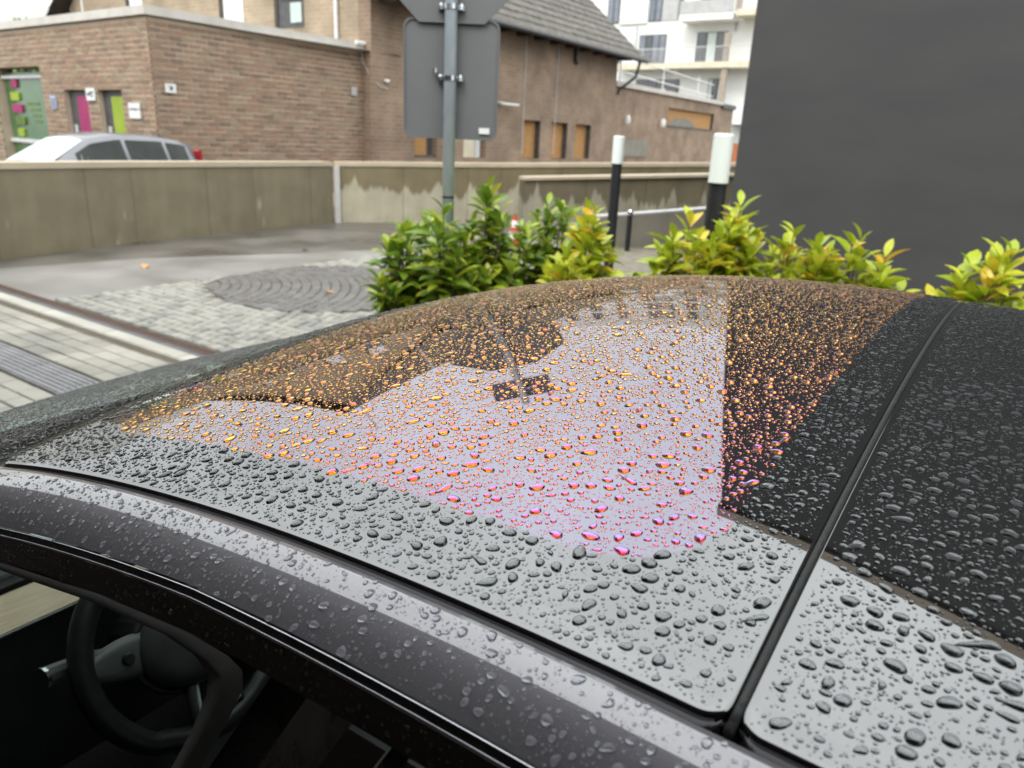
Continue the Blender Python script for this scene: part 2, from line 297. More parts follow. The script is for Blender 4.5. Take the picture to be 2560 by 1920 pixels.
while rr_ < 3.6:
    n_ = int(2*math.pi*rr_/.104)
    for k in range(n_):
        a = 2*math.pi*k/n_+rr_*3; s_, t_ = 7.3+rr_*math.cos(a), 3.1+rr_*math.sin(a)
        if math.hypot(s_-6, t_-4.6) < 1.22: cobs.append((s_, t_, -a, 'cob_d'))
    rr_ += .102
def inview(p, mar=60):
    x, y, z = p[0]-EYE[0], p[1]-EYE[1], p[2]-EYE[2]
    f_ = y*cp-z*sp
    if f_ < .05: return None
    a = x*FPX/f_; b_ = (y*sp+z*cp)*FPX/f_; u = 1280+a*cr+b_*sr; v = 960+a*sr-b_*cr
    return (u, v, f_) if -mar < u < 2560+mar and -mar < v < 1920+mar else None
vis = []
for c in cobs:
    q = inview(st(c[0], c[1], .02))
    if q and not (q[1] > 770+max(0, (900-q[0]))*.28): vis.append((q[2], c))
vis.sort(key=lambda a: a[0]); near = set(id(c) for _, c in vis[:300])
rest = MB(); rest_d = MB()
for c in cobs:
    k = random.randrange(3)
    if id(c) in near: inst('cobble', cob_mesh[c[3], k], cobroot, (c[0], -c[1], .004), (0, 0, c[2]))
    else:
        cs_, sn_ = math.cos(c[2]), math.sin(c[2]); me = cob_mesh[c[3], k]
        rest.add([(c[0]+v.co.x*cs_-v.co.y*sn_, -c[1]+v.co.x*sn_+v.co.y*cs_, v.co.z+.004) for v in me.vertices], [tuple(p.vertices) for p in me.polygons], {'cob_l': 0, 'cob_l2': 1, 'cob_d': 2}[c[3]])
tag(rest.build('cobbles', [M['cob_l'], M['cob_l2'], M['cob_d']], cobroot), kind='stuff')
# kerb zone beside the car
pave = MB().add([(-4, -.4, .003), (9, -.4, .003), (9, -2.31, .003), (-4, -2.31, .003)], [(3, 2, 1, 0)]).build('pavement', M['sand'], loc=(*CO, 0), rz=CAR_RZ); tag(pave, kind='structure')
pm = MB().cbox(-.117, .117, -.057, .057, 0, .022, .005).mesh('paver', M['paver'])
for (t0, t1) in ((1.43, 1.96), (.5, 1.12)):
    for j in range(int((t1-t0)/.12+.2)):
        for i in range(24):
            s_ = 3.0+i*.24+(.12 if j % 2 else 0); o = inst('paver', pm, pave, (s_, -(t0+.06+j*.122), .003+random.uniform(-.002, .002)))
tb = MB().box(-.147, .147, -.137, .137, 0, .018)
for k in range(7): tb.cbox(-.145, .145, -.125+k*.0385, -.105+k*.0385, .018, .026, .004)
tm = tb.mesh('ribbed_slab', M['tact'])
for i in range(18): inst('ribbed_slab', tm, pave, (3.0+i*.3, -1.27, .003+random.uniform(-.001, .001)))
km = MB().cbox(-.495, .495, -.063, .063, 0, .05, .012).mesh('kerb_stone', M['kerb'])
gm = MB().cbox(-.247, .247, -.056, .056, 0, .012, .004).mesh('gutter_slab', M['gutter'])
for i in range(7): inst('kerb_stone', km, pave, (3.2+i, -2.035, .003))
for i in range(14): inst('gutter_slab', gm, pave, (3.0+i*.5, -2.157, .003))
rb = MB()
for y0 in (-.05, .038): rb.box(-.248, .248, y0, y0+.012, 0, .014)
for k in range(16): rb.box(-.245+k*.031, -.232+k*.031, -.038, .038, .002, .012)
rm = rb.mesh('drain_grate', M['rust'])
for i in range(14): inst('drain_grate', rm, pave, (3.0+i*.5, -2.265, .003))
bed = MB().add([(-4, -2.75, .006), (3.7, -2.55, .006), (3.6, -3.6, .006), (2.2, -4.6, .006), (-4, -5.0, .006)], [(4, 3, 2, 1, 0)]).build('planting_bed', M['soil'], loc=(*CO, 0), rz=CAR_RZ); tag(bed, kind='structure')

# ------------------------------------------------------------------ concrete walls
def wall(name, pts, tops, thick, m_, cop, label, coph=.075, base=0, over=.02):
    """polyline wall; every straight run gets its own panel and coping stone"""
    root = empty(name, (*pts[0], 0), label=label, cat='wall')
    p0 = np.array(pts[0]); P = [np.array(p)-p0 for p in pts]; nn = len(P)
    nor = []
    for i in range(nn):
        d = P[min(i+1, nn-1)]-P[max(i-1, 0)]; d = d/np.linalg.norm(d); nor.append(np.array([-d[1], d[0]]))
    for i in range(nn-1):
        a, b = P[i], P[i+1]; Ld = np.linalg.norm(b-a); ang = math.atan2(*(b-a)[::-1])
        nloc = [np.array([np.dot(nor[k], (b-a)/Ld), np.dot(nor[k], np.array([-(b-a)[1], (b-a)[0]])/Ld)])*thick for k in (i, i+1)]
        def slab(z0a, z1a, z0b, z1b, o_):
            A, B = np.array([0., -o_]), np.array([Ld, -o_]); A2, B2 = nloc[0]+[0, o_], np.array([Ld, 0])+nloc[1]+[0, o_]
            v = [(*A, z0a), (*B, z0b), (*B2, z0b), (*A2, z0a), (*A, z1a), (*B, z1b), (*B2, z1b), (*A2, z1a)]
            return MB().add(v, [(0, 3, 2, 1), (4, 5, 6, 7), (0, 1, 5, 4), (1, 2, 6, 5), (2, 3, 7, 6), (3, 0, 4, 7)])
        za, zb = tops[i]-coph, tops[i+1]-coph
        pa = slab(base, za, base, zb, 0).build('wall_panel', m_, root, loc=(*a, 0), rz=ang)
        co = slab(za, tops[i], zb, tops[i+1], over).build('coping', cop, root, loc=(*a, 0), rz=ang)
    return root
WL = wall('concrete_wall', [(-7.6, 4.9), (-6.08, 8.63), (-5.35, 10.43), (-4.33, 12.31), (-3.42, 13.84)], [1.12, 1.10, 1.09, 1.08, 1.075], .25, M['wallL'], M['coping'], 'low wet olive-brown concrete wall running along the left lane')
WR = wall('concrete_wall', [(-3.38, 13.88), (-.38, 14.86), (4.07, 16.3), (9, 17.9)], [1.075, 1.15, 1.31, 1.45], .25, M['wallR'], M['coping'], 'low concrete wall with pale dry drips, right of the white joint')
jb = MB().box(-.05, .05, -.035, .0, 0, 1.0).build('joint_strip', M['joint'], WR, loc=(.03, -.01, 0), rz=.5)
W2 = wall('concrete_wall', [(.05, 14.2), (4.3, 15.45)], [.945, 1.14], .3, M['wallX'], M['coping'], 'streaked lower concrete wall with pale ledge behind the black bollards', .055, over=.05)
W3 = wall('ramp_wall', [(1.15, 12.05), (3.5, 12.75)], [.49, .69], .2, M['ramp'], M['grey'], 'short grey ramp wall with pale sloping top behind the stub post', .03, over=.005)

# ------------------------------------------------------------------ brick wing (flat roof), house, annex
CC = np.array([-6.3835, 13.5739]); d33 = azv(33); d54 = azv(-54); d123 = azv(123); d57 = azv(-57)
wing = empty('brick_extension', (*CC, 0), label='flat-roofed brown brick extension with pale coping and coloured doors at left', cat='building')
def face(parent, rz, loc, Lx, z0, z1, holes, bpool, near_n=0, depth=.02):
    """brick courses on the local y=0 plane, x 0..Lx, outward -y; returns list of brick specs"""
    row = .092; specs = []; nr = int((z1-z0)/row)
    for r in range(nr):
        z = z0+r*row; x = -.125*(r % 2)
        while x < Lx:
            a, b = max(x, 0), min(x+.24, Lx); x += .252
            if b-a < .04: continue
            cuts = [(a, b)]
            for (h0, h1, k0, k1) in holes:
                if z+.04 > k0 and z+.04 < k1:
                    nc = []
                    for (p, q) in cuts:
                        if q <= h0 or p >= h1: nc.append((p, q))
                        else:
                            if p < h0-.03: nc.append((p, h0))
                            if q > h1+.03: nc.append((h1, q))
                    cuts = nc
            for (p, q) in cuts: specs.append((p, q, z))
    return specs
HL = [(4.29, 6.65, 0, 2.59), (2.41, 3.36, 0, 2.15), (1.10, 2.0, 0, 2.15)]
fL = empty('wall', (0, 0, 0), rzx(-54)+math.pi); fL.parent = wing      # left face, local x runs back towards the corner
fR = empty('wall', (0, 0, 0), rzx(33)); fR.parent = wing
# backing walls (mortar), with openings on the left face; local frames: x along face from corner, y outward negative
def backing(parent, Lx, z1, holes, sgn):
    b = MB(); xs = sorted(set([.03, Lx]+[h for a in holes for h in a[:2]]))
    for i in range(len(xs)-1):
        a, c = xs[i], xs[i+1]; top0 = 0
        for h in holes:
            if abs(h[0]-a) < 1e-6 and abs(h[1]-c) < 1e-6: top0 = h[3]
        x0, x1 = sorted((sgn*a, sgn*c))
        b.box(x0, x1, .004, .42, top0, z1)
    return b.build('mortar_bed', M['mortar'], parent)
backing(fL, 9, 3.3, HL, -1); backing(fR, 5.03, 3.3, [], 1)
def put_bricks(parent, specs, sgn, near_n, score):
    specs = sorted(specs, key=score); meshes = {}
    b = MB()
    for i, (p, q, z) in enumerate(specs):
        L_ = q-p; mi = random.choices(range(5), (4, 3, 3, 3, 2))[0]; pr = random.uniform(-.004, .006); x0, x1 = sorted((sgn*p, sgn*q))
        if i < near_n:
            key = (round(L_, 3), mi)
            if key not in meshes: meshes[key] = MB().box(-L_/2, L_/2, 0, .03, 0, .074).mesh('brick', M['brk'][mi])
            inst('brick', meshes[key], parent, ((x0+x1)/2, -pr, z), (0, random.uniform(-.004, .004), 0))
        else: b.box(x0, x1, -pr, .03, z, z+.074, mi)
    if b.v: tag(b.build('bricks', M['brk'], parent), kind='stuff')
put_bricks(fL, face(fL, 0, 0, 9, .3, 3.32, HL, 0), -1, 150, lambda s_: abs(s_[0]-1.2)+(0 if 1.15 < s_[2] < 3.3 else 50))
put_bricks(fR, face(fR, 0, 0, 5.03, .3, 3.32, [], 0), 1, 150, lambda s_: abs(s_[0]-.9)+(0 if 1.15 < s_[2] < 3.3 else 50))
cpz = 3.31
MB().box(-9.2, .06, -.07, .35, cpz, cpz+.14).build('roof_coping', M['capmetal'], fL)
MB().box(.352, 5.1, -.07, .35, cpz+.002, cpz+.142).build('roof_coping', M['capmetal'], fR)
MB().add([(0, 0, 3.3), (-9, 0, 3.3), (-9, 6, 3.3), (0, 6, 3.3)], [(0, 1, 2, 3)]).build('flat_roof', M['grey'], fL)
# shop window and doors on the left face
sw = MB().box(-6.6, -4.32, .2, .23, .2, 2.5).build('shop_window', M['green'], fL)
MB().box(-4.5, -4.34, .14, .2, .1, 2.55).box(-6.62, -4.34, .14, .2, 2.38, 2.44).box(-6.62, -4.34, .14, .2, 1.06, 1.14).build('window_frame', M['lframe'], sw)
for (x, wd, z, mm) in ((6.05, .30, 2.28, 'magenta'), (6.1, .42, 2.02, 'lime'), (6.05, .50, 1.77, 'magenta'), (6.0, .46, 1.52, 'moss'), (6.05, .30, 1.27, 'lime')):
    MB().prism(roundrect(-x-wd/2, -x+wd/2, z-.085, z+.085, .04), .16, .198, axis='y').build('sticker', M[mm], sw)
for k in range(4): MB().box(-5.6+.1*k, -5.0, .19, .199, 1.85-.12*k, 1.90-.12*k).build('lettering', M['moss'], sw)
for (x0, x1, key) in ((2.41, 3.36, 'magenta'), (1.10, 2.0, 'lime')):
    d_ = MB().box(-x1, -x0, .10, .14, .1, 2.13).build('door', M['frame'], fL)
    MB().box(-(x0+(x1-x0)*.62), -x0-.03, .075, .098, .1, 2.03).build('door_panel', M[key], d_)
    MB().box(-x1+.1, -x1+.22, .08, .098, .2, 1.5).build('handle_rail', M['grey'], d_)
def plate(parent, x0, x1, z0, z1, m_, y=-.03, marks=()):
    o = MB().box(x0, x1, y, y+.018, z0, z1).build('sign_plate', m_, parent)
    for (a, b, c, d) in marks: MB().box(x0+a*(x1-x0), x0+b*(x1-x0), y-.004, y, z0+c*(z1-z0), z0+d*(z1-z0)).build('print_mark', M['ink'], o)
plate(fL, -3.93, -3.70, 1.78, 2.03, M['blue'], marks=[(.1, .9, .1+.15*k, .16+.15*k) for k in range(5)])
plate(fL, -2.39, -2.06, 1.95, 2.17, M['whitepl'], marks=[(.15, .5, .4, .6), (.45, .85, .55, .72), (.55, .8, .3, .42)])
plate(fL, -.86, -.48, 1.66, 1.92, M['whitepl'], marks=[(.08, .3, .55, .64), (.36, .48, .55, .68), (.55, .68, .5, .66), (.74, .95, .56, .63)])
plate(fR, .21, .41, 2.11, 2.26, M['whitepl'], marks=[(.3, .7, .62, .72), (.48, .66, .42, .62), (.36, .62, .3, .45)])
plate(fR, 4.66, 4.82, 2.36, 2.54, M['grey'])
MB().tube([(4.75, -.09, 3.44), (5.6, -.09, 3.46)], .045, 8).build('gutter_end', M['whitepl'], fR)
MB().tube([(4.95, -.09, 3.42), (4.9, -.12, 3.1), (5.05, -.2, 2.8), (5.25, -.3, 2.6), (5.5, -.32, 2.56)], .008, 6).build('cable', M['lframe'], fR)
for x, hh in ((4.75, .5), (2.6, .3)): MB().tube([(-x, .2, 3.4), (-x, .2, 3.45+hh)], .012, 6).build('mast', M['lframe'], fL)

# main house with gabled roof
I0 = np.array([-3.644, 17.7924]); M0 = np.array([-3.4175, 17.6454])
house = empty('brick_house', (*M0, 0), rzx(33), label='two-storey brown brick house with mossy gabled roof behind the signs', cat='building')
# local x along az33 (0..12.0), local y = -d123 direction (depth), outward -y
HLn, HD, EV, RG = 12.05, 12.3, 4.72, 10.0
fb = MB(); holes = [(6.27, 7.2, 2.14), (7.86, 8.86, 2.14), (9.38, 10.43, 2.14), (1.45, 2.3, 1.95), (3.4, 4.42, 2.0)]
xs = sorted([0, HLn]+[h for a in holes for h in a[:2]])
for i in range(len(xs)-1):
    z0 = 0
    for h in holes:
        if h[0] == xs[i] and h[1] == xs[i+1]: z0 = h[2]
    fb.box(xs[i], xs[i+1], 0, .35, z0, EV)
    if z0: fb.box(xs[i], xs[i+1], 0.002, .348, 0, 1.06)
fb.build('wall', M['brickT'], house)
MB().prism([(.36, 0), (HD, 0), (HD, EV), (HD/2, RG-.15), (.36, EV)], .002, .3, axis='x').build('gable_wall', M['brickG'], house)
MB().prism([(.36, 0), (HD, 0), (HD, EV), (HD/2, RG-.15), (.36, EV)], HLn-.3, HLn-.002, axis='x').build('gable_wall', M['brickT'], house)
MB().box(.31, HLn-.31, HD-.3, HD, 0, EV).build('wall', M['brickT'], house)
for h in holes[:3]:
    wn = MB().box(h[0]+.0, h[1]-.0, .17, .21, 1.07, 2.13).build('boarded_window', M['osb'], house)
    MB().box(h[1]-.02, h[1]-.003, .005, .168, 1.07, 2.13).build('painted_shade_liner', M['frame'], wn)  # thin dark strip painting the shade on the jamb
wn = MB().box(1.47, 2.1, .18, .22, 1.1, 1.94).build('boarded_window', M['osb'], house); MB().box(1.46, 2.29, .05, .17, 1.065, 1.12).box(2.1, 2.29, .18, .24, 1.12, 1.94).build('window_sill', M['frame'], wn)
wn = MB().box(3.42, 4.1, .16, .2, 1.07, 1.99).build('pale_door', M['cream'], house); MB().box(4.1, 4.3, .12, .19, 1.07, 1.99).build('door_edge', M['lframe'], wn)
# windows on the gable (x=0 face, seen above the wing): positions along depth
for (y0, y1, z0, z1, kind) in ((2.1, 2.95, 3.85, 5.2, 'w'), (4.25, 5.0, 3.8, 5.2, 's'), (8.5, 9.1, 4.55, 5.4, 's')):
    wn = MB().box(-.012, .0, y0, y1, z0, z1).build('window', M['frame'] if kind == 'w' else M['whitepl'], house)
    if kind == 'w':
        MB().box(-.03, -.014, y0+.05, y0+.42, z0+.1, z0+.52).build('pane', M['shieldglass'], wn)
        MB().box(-.07, -.014, y0, y1-.1, z0+.62, z1).build('roller_shutter', M['whitepl'], wn)
        MB().box(-.04, -.002, y1+.0, y1+.12, z0, z1).build('reveal', M['darkwood'], wn)
    else: MB().box(-.04, -.002, y1, y1+.14, z0, z1).build('reveal', M['darkwood'], wn)
MB().tube([(-.05, 1.0, 3.4), (-.05, 1.0, 7.6)], .045, 8).build('downpipe', M['whitepl'], house)
MB().tube([(.3, HD/2, 9.8), (.3, HD/2, 12.3)], .05, 8).build('roof_mast', M['whitepl'], house)
roof = MB().add([(-.4, -.55, EV-.38), (HLn+1.0, -.55, EV-.38), (HLn+1.0, HD/2, RG), (-.4, HD/2, RG), (-.4, HD+.55, EV-.38), (HLn+1.0, HD+.55, EV-.38)], [(0, 1, 2, 3), (3, 2, 5, 4)]).build('roof', M['darkwood'], house)
nc = 24
for k in range(nc):
    for side in (0, 1):
        f0, f1 = k/nc, (k+1.12)/nc
        ya, yb = -.6+(HD/2+.6)*f0, -.6+(HD/2+.6)*min(f1, 1); za, zb = EV-.36+(RG-EV+.4)*f0+.08, EV-.36+(RG-EV+.4)*min(f1, 1)+.04
        if side: ya, yb = HD-ya, HD-yb
        v = [(-.45, ya, za), (HLn+1.05, ya, za), (HLn+1.05, yb, zb), (-.45, yb, zb), (-.45, ya, za-.05), (HLn+1.05, ya, za-.05), (HLn+1.05, yb, zb-.05), (-.45, yb, zb-.05)]
        MB().add(v, [(0, 1, 2, 3), (7, 6, 5, 4), (0, 4, 5, 1), (1, 5, 6, 2), (2, 6, 7, 3), (3, 7, 4, 0)]).build('tile_course', M['rooftile'], roof)
for k in range(14): MB().box(.3+k*.9, .42+k*.9, -.5, .0, EV-.42, EV-.28).build('rafter_end', M['darkwood'], roof)
MB().tube([(-.4, -.62, EV-.36), (HLn+1.05, -.62, EV-.36)], .06, 8).build('gutter', M['black'], roof)
MB().tube([(HLn+.5, -.6, EV-.4), (HLn+.45, -.5, EV-.9), (HLn+.1, -.08, EV-1.35), (HLn+.06, -.06, EV-1.5)], .05, 8).build('downpipe', M['black'], house)
for (x, z) in ((.44, 2.7),): MB().lathe([(.0, 0), (.06, .0), (.06, .05), (.0, .06)], 12).build('bell_box', M['whitepl'], house, loc=(x, -.06, z))
lp = MB().lathe([(.09, 0), (.1, .03), (.05, .05), (.0, .055)], 14).build('wall_lamp', M['whitepl'], house, loc=(4.9, -.1, 2.5)); MB().tube([(0, 0, 0), (.75, -.1, .0)], .035, 8).build('lamp_arm', M['whitepl'], lp)
MB().tube([(9.0, -.02, 4.4), (9.0, -.06, 4.0), (9.05, -.1, 3.9)], .06, 8).build('lamp', M['black'], house)
for x in (6.2, 8.0): MB().tube([(x, -.015, 4.5), (x, -.015, 1.2)], .012, 6).build('cable', M['lframe'], house)
# annex to the right
E0 = M0+12.1*d33-d123*0.05
annex = empty('brick_annex', (*E0, 0), rzx(33), label='long low brown brick annex with boarded strip window, right of the gabled house', cat='building')
b = MB(); wx0, wx1, wz0, wz1 = 4.94, 10.35, 2.32, 3.06
b.box(0, wx0, 0, .4, 0, 3.5).box(wx0, wx1, 0, .4, 0, wz0).box(wx0, wx1, 0, .4, wz1, 3.5).box(wx1, 13.0, 0, .4, 0, 3.5).box(12.6, 13.0, .41, 8, 0, 3.4)
b.build('wall', M['brickT'], annex)
MB().box(-.1, 11.2, -.1, .5, 3.5, 3.66).build('roof_coping', M['capmetal'], annex); MB().box(11.2, 13.1, -.1, .5, 3.38, 3.58).build('roof_coping', M['frame'], annex)
wn = MB().box(wx0, wx1, .12, .16, wz0, wz1).build('boarded_window', M['osb'], annex)
MB().prism([(6.8+1.5*math.cos(R_(a)), wz0+.08+.34*math.sin(R_(a))) for a in range(0, 181, 15)], .105, .118, axis='y').build('painted_patch', M['ramp'], wn)
MB().box(wx1-.03, wx1-.002, .01, .118, wz0+.07, wz1).box(wx0, wx1-.035, -.02, .1, wz0, wz0+.06).build('painted_shade_liner', M['frame'], wn)  # dark strips stand in for shade at the window edges
for x in (.85, 4.1): MB().lathe([(0, 0), (.08, 0), (.10, .1), (.08, .26), (.0, .30)], 14).build('wall_lamp', M['whitepl'], annex, loc=(x, -.18, 2.3))
for k in range(3): MB().tube([(1.5+4*k, .6, 3.5), (1.5+4*k, .6, 4.6)], .03, 6).build('railing_post', M['lframe'], annex)
for z in (4.05, 4.55): MB().tube([(.2, .6, z+.1), (11.5, .6, z-.15)], .025, 6).build('railing', M['lframe'], annex)
MB().box(1.0, 3.2, -.03, -.002, 1.15, 1.75).build('repaired_patch', M['ramp'], annex)

# ------------------------------------------------------------------ white apartment block
KA = 65/42.; A0 = np.array([math.sin(R_(8)), math.cos(R_(8))])*65
apt = empty('apartment_block', (*A0, 0), rzx(125), label='tall white apartment block with balconies far behind the brick annex', cat='building')
def ax(x): return x*KA
def az_(z): return 1.62+(z-1.62)*KA
MB().box(-18, 16, 0, 10, 0, 21.5).build('wall', M['white'], apt)
def awin(x0, x1, z0, z1, panes, y=-.06):
    f_ = MB().box(ax(x0), ax(x1), y, -.001, az_(z0), az_(z1)).build('window', M['frame'], apt); n_ = len(panes)
    for i, k in enumerate(panes):
        a = ax(x0)+(ax(x1)-ax(x0))*i/n_; c = ax(x0)+(ax(x1)-ax(x0))*(i+1)/n_
        MB().box(a+.06, c-.06, y-.03, y-.002, az_(z0)+.06, az_(z1)-.06).build('pane', {'g': M['wglass'], 'c': M['curtain'], 'p': M['grey'], 's': M['skyglass']}[k], f_)
awin(-.12, 1.37, 5.55, 6.89, 'sgss'); awin(3.0, 4.55, 5.5, 6.9, 'gcg'); awin(3.85, 4.6, 3.3, 4.8, 'cgc'); awin(-1.6, -1.1, 5.6, 6.85, 'gs'); awin(-.1, 2.3, 3.9, 4.78, 'gg')
for fl in range(3):
    z0 = 7.5+fl*2.0
    for (x0, x1, k) in ((-2.1, -1.4, 'ss'), (.28, .98, 'ss'), (1.85, 2.1, 's'), (-4.2, -3.3, 'gs'), (3.0, 4.4, 'gc'), (-6.4, -5.4, 'gs')): awin(x0, x1, z0, z0+1.55, k)
    MB().box(ax(1.02), ax(1.8), -.05, -.002, az_(z0), az_(z0+1.55)).build('grey_panel', M['grey'], apt)
MB().box(ax(-1.33), ax(.22), -.16, -.002, az_(7.43), az_(13)).build('bay', M['white'], apt)
def balcony(x0, x1, z, par, m_, dep=1.6):
    s_ = MB().box(ax(x0), ax(x1), -dep, -.002, az_(z), az_(z)+.42).build('balcony', M['cream'] if par == 'r' else M['white'], apt)
    if par == 'r':
        n_ = int((ax(x1)-ax(x0))/.22)
        rb_ = MB().box(ax(x0), ax(x1), -dep+.02, -dep+.07, az_(z)+1.42, az_(z)+1.47)
        for i in range(n_): rb_.box(ax(x0)+i*.22, ax(x0)+i*.22+.025, -dep+.03, -dep+.055, az_(z)+.42, az_(z)+1.42)
        rb_.build('balcony_railing', M['lframe'], s_)
    else: MB().box(ax(x0), ax(x1), -dep, -dep+.1, az_(z)+.42, az_(z)+1.35).build('balcony_front', m_, s_)
balcony(-.95, 2.0, 5.2, 'r', None, 1.2); balcony(2.1, 6.4, 5.2, 'r', None); balcony(2.4, 5.05, 7.28, 'p', M['grey']); balcony(5.2, 7.5, 7.4, 'r', None); balcony(-1, 1.9, 3.4, 'p', M['white'], 1.2); balcony(5.3, 7.5, 2.7, 'p', M['white'])
for x, z0, z1 in ((4.76, 5.5, 6.72), (4.8, 3.0, 5.2), (5.1, 7.6, 9.2)): MB().box(ax(x), ax(x+.26), -1.5, -1.2, az_(z0), az_(z1)).build('partition', M['beige'], apt)
MB().box(ax(4.85), ax(4.93), -.12, -.003, az_(6.9), az_(7.3)).build('downpipe', M['grey'], apt)
MB().tube([(ax(-.3), -.1, az_(6.0)), (ax(-.3), -.1, az_(7.3))], .06, 6).build('downpipe', M['grey'], apt)
ob = empty('orange_panel', (6.05, 21.8, 0), rzx(125), label='orange panel glimpsed beside the dark wall edge', cat='panel')
MB().box(-.6, .6, 0, .1, .2, 1.75).build('panel', M['orange'], ob)
for (x, y, r_, zt) in ((-17.5, 33, 2.0, 5.0), (-19.5, 32, 1.8, 5.2)):
    tr = empty('far_tree', (x, y, 0), label='pale green treetop just above the left roof edge, %s' % ('nearer the brick gable' if x > -18 else 'further left'), cat='tree')
    MB().tube([(0, 0, 0), (.1, 0, zt*.5), (0, .1, zt*.8)], [.25, .18, .06], 8).build('trunk', M['bark'], tr)
    cb = MB()
    for k in range(2600):
        d = rng.normal(size=3); d /= np.linalg.norm(d); p = d*r_*random.uniform(.5, 1)*np.array([1, 1, .8])+[0, 0, zt-r_*.75]; u = rng.normal(size=3)*.07; v_ = rng.normal(size=3)*.07
        cb.add([p-u, p+v_, p+u, p-v_], [(0, 1, 2, 3)])
    cb.build('crown', M['moss'], tr)
lw = empty('white_hall', (-24, 30, 0), rzx(60), label='white low hall roof above the left edge of the coping', cat='building')
MB().prism([(-9, 0), (9, 0), (9, 5.0), (0, 7.2), (-9, 5.0)], 0, 12, axis='y').build('hall_body', M['white'], lw)

# ------------------------------------------------------------------ dark rendered building and the facade behind the camera
DW = azv(33)*7.0; ea = math.tan(R_(15.4-33))*7.0
dk = empty('dark_building', (*(DW+d123*ea), 0), rzx(123), label='plain anthracite rendered building wall filling the right side', cat='building')
MB().box(0, 26, 0, 9, 0, 8.0).build('wall', M['darkwall'], dk); MB().box(-.06, 26, -.06, 9, 8.001, 8.2).build('roof_edge', M['beige'], dk)
bk = empty('off_view_building', st(-14, -3.6), CAR_RZ, label='dark brick building with an added unseen overhang beside the near side of the car', cat='building')
MB().box(0, 40, 0, .4, 0, 3.3).build('wall', M['brickD'], bk)
MB().box(0, 40, -2.97, .4, 3.02, 3.28).build('added_canopy', M['soffit'], bk)  # overhang out of view, added to shape the rail's reflected band
for i in range(5):
    wn = MB().box(1.5+i*4, 3.2+i*4, -.03, -.004, .9, 2.3).build('window', M['frame'], bk); MB().box(1.6+i*4, 3.1+i*4, -.036, -.031, 1.0, 2.2).build('pane', M['frame'], wn)

# ------------------------------------------------------------------ road signs on a pole, bollards, cone
sgn = empty('road_sign', (-.435, 4.58, 0), 0, label='grey backs of an octagonal and a rectangular road sign on galvanised pole', cat='road sign')
MB().lathe([(.035, 0), (.035, 3.72), (.03, 3.73)], 20).build('pole', M['galv'], sgn, smooth=True)
MB().lathe([(.0362, 0), (.0362, .012)], 20).build('pole_band', M['black'], sgn, loc=(0, 0, 1.26))
def panel(poly, y, name='sign_panel'):
    o = MB().prism(poly, y, y+.004, axis='y').build(name, M['greyalu'], sgn); n_ = len(poly)
    cx = sum(p[0] for p in poly)/n_; cz = sum(p[1] for p in poly)/n_
    v = []; f = []
    for sc in (1.004, .975):
        v += [(cx+(p[0]-cx)*sc, yy, cz+(p[1]-cz)*sc) for yy in (y-.009, y+.0055) for p in poly]
    for i in range(n_):
        j = (i+1) % n_
        f += [(i, j, n_+j, n_+i), (i, 2*n_+i, 2*n_+j, j), (2*n_+i, 3*n_+i, 3*n_+j, 2*n_+j)]
    MB().add(v, f).build('panel_rim', M['greyalu'], o)
    return o
rp = panel(roundrect(-.275, .275, 1.60, 2.245, .05), .062)
MB().box(.17, .232, .05, .0525, 1.635, 1.668).build('sticker', M['whitepl'], rp)
oc = [(.45/math.cos(R_(22.5))*math.cos(R_(22.5+45*k)), 2.675+.45/math.cos(R_(22.5))*math.sin(R_(22.5+45*k))) for k in range(8)]
panel(oc, .048); panel(roundrect(-.25, .25, 3.36, 3.64, .03), .05)
for z in (1.93, 2.30, 2.95, 3.5):
    cl_ = MB().lathe([(.037, -.015), (.041, -.013), (.041, .013), (.037, .015)], 20).box(-.075, .075, .028, .045, -.014, .014).build('clamp', M['steel'], sgn, loc=(0, 0, z))
    for sx_ in (-1, 1): MB().lathe([(.0, -.012), (.013, -.012), (.013, .008), (.007, .02), (0, .02)], 8).build('bolt', M['steel'], cl_, loc=(sx_*.056, .015, 0))
MB().lathe([(.0, -.012), (.014, -.012), (.014, .012), (0, .014)], 8).build('bolt', M['steel'], sgn, loc=(-.09, .03, 1.97))
def bollard(x, y, top, hw, label):
    o = empty('light_bollard', (x, y, 0), label=label, cat='bollard', group='light bollards behind the hedge')
    MB().lathe([(.075, 0), (.075, .01), (.053, .012), (.053, top-hw)], 20).build('post', M['black'], o, smooth=False)
    MB().lathe([(.057, top-hw+.002), (.06, top-hw+.008), (.06, top-.012), (.052, top)], 20).build('diffuser', M['lampwhite'], o)
    MB().lathe([(.0615, 0), (.0615, .01)], 20).build('collar', M['black'], o, loc=(0, 0, top-hw-.004))
bollard(1.19, 4.65, 1.70, .29, 'black bollard with large white lamp head beside the dark wall'); bollard(1.0, 8.14, 1.69, .285, 'smaller black bollard with white lamp head, left of the nearer one')
sp_ = empty('stub_post', (1.72, 11.8, 0), label='short dark post with silver cap in front of the ramp wall', cat='post')
MB().lathe([(.04, 0), (.04, .56)], 12).build('post', M['black'], sp_); MB().lathe([(.043, .56), (.043, .62), (.03, .64)], 12).build('cap', M['steel'], sp_)
cn = empty('traffic_cone', (-.07, 11.8, 0), label='red and white traffic cone behind the hedge', cat='traffic cone')
MB().prism(roundrect(-.17, .17, -.17, .17, .04), 0, .03).build('base', M['black'], cn)
cone_r = lambda z: .115-(z-.03)*.19
for i, (z0, z1) in enumerate(((.03, .12), (.12, .22), (.22, .30), (.30, .40), (.40, .49))):
    MB().lathe([(cone_r(z0), z0), (cone_r(z1), z1)], 18).build('band', M['conered'] if i % 2 == 0 else M['whitepl'], cn)

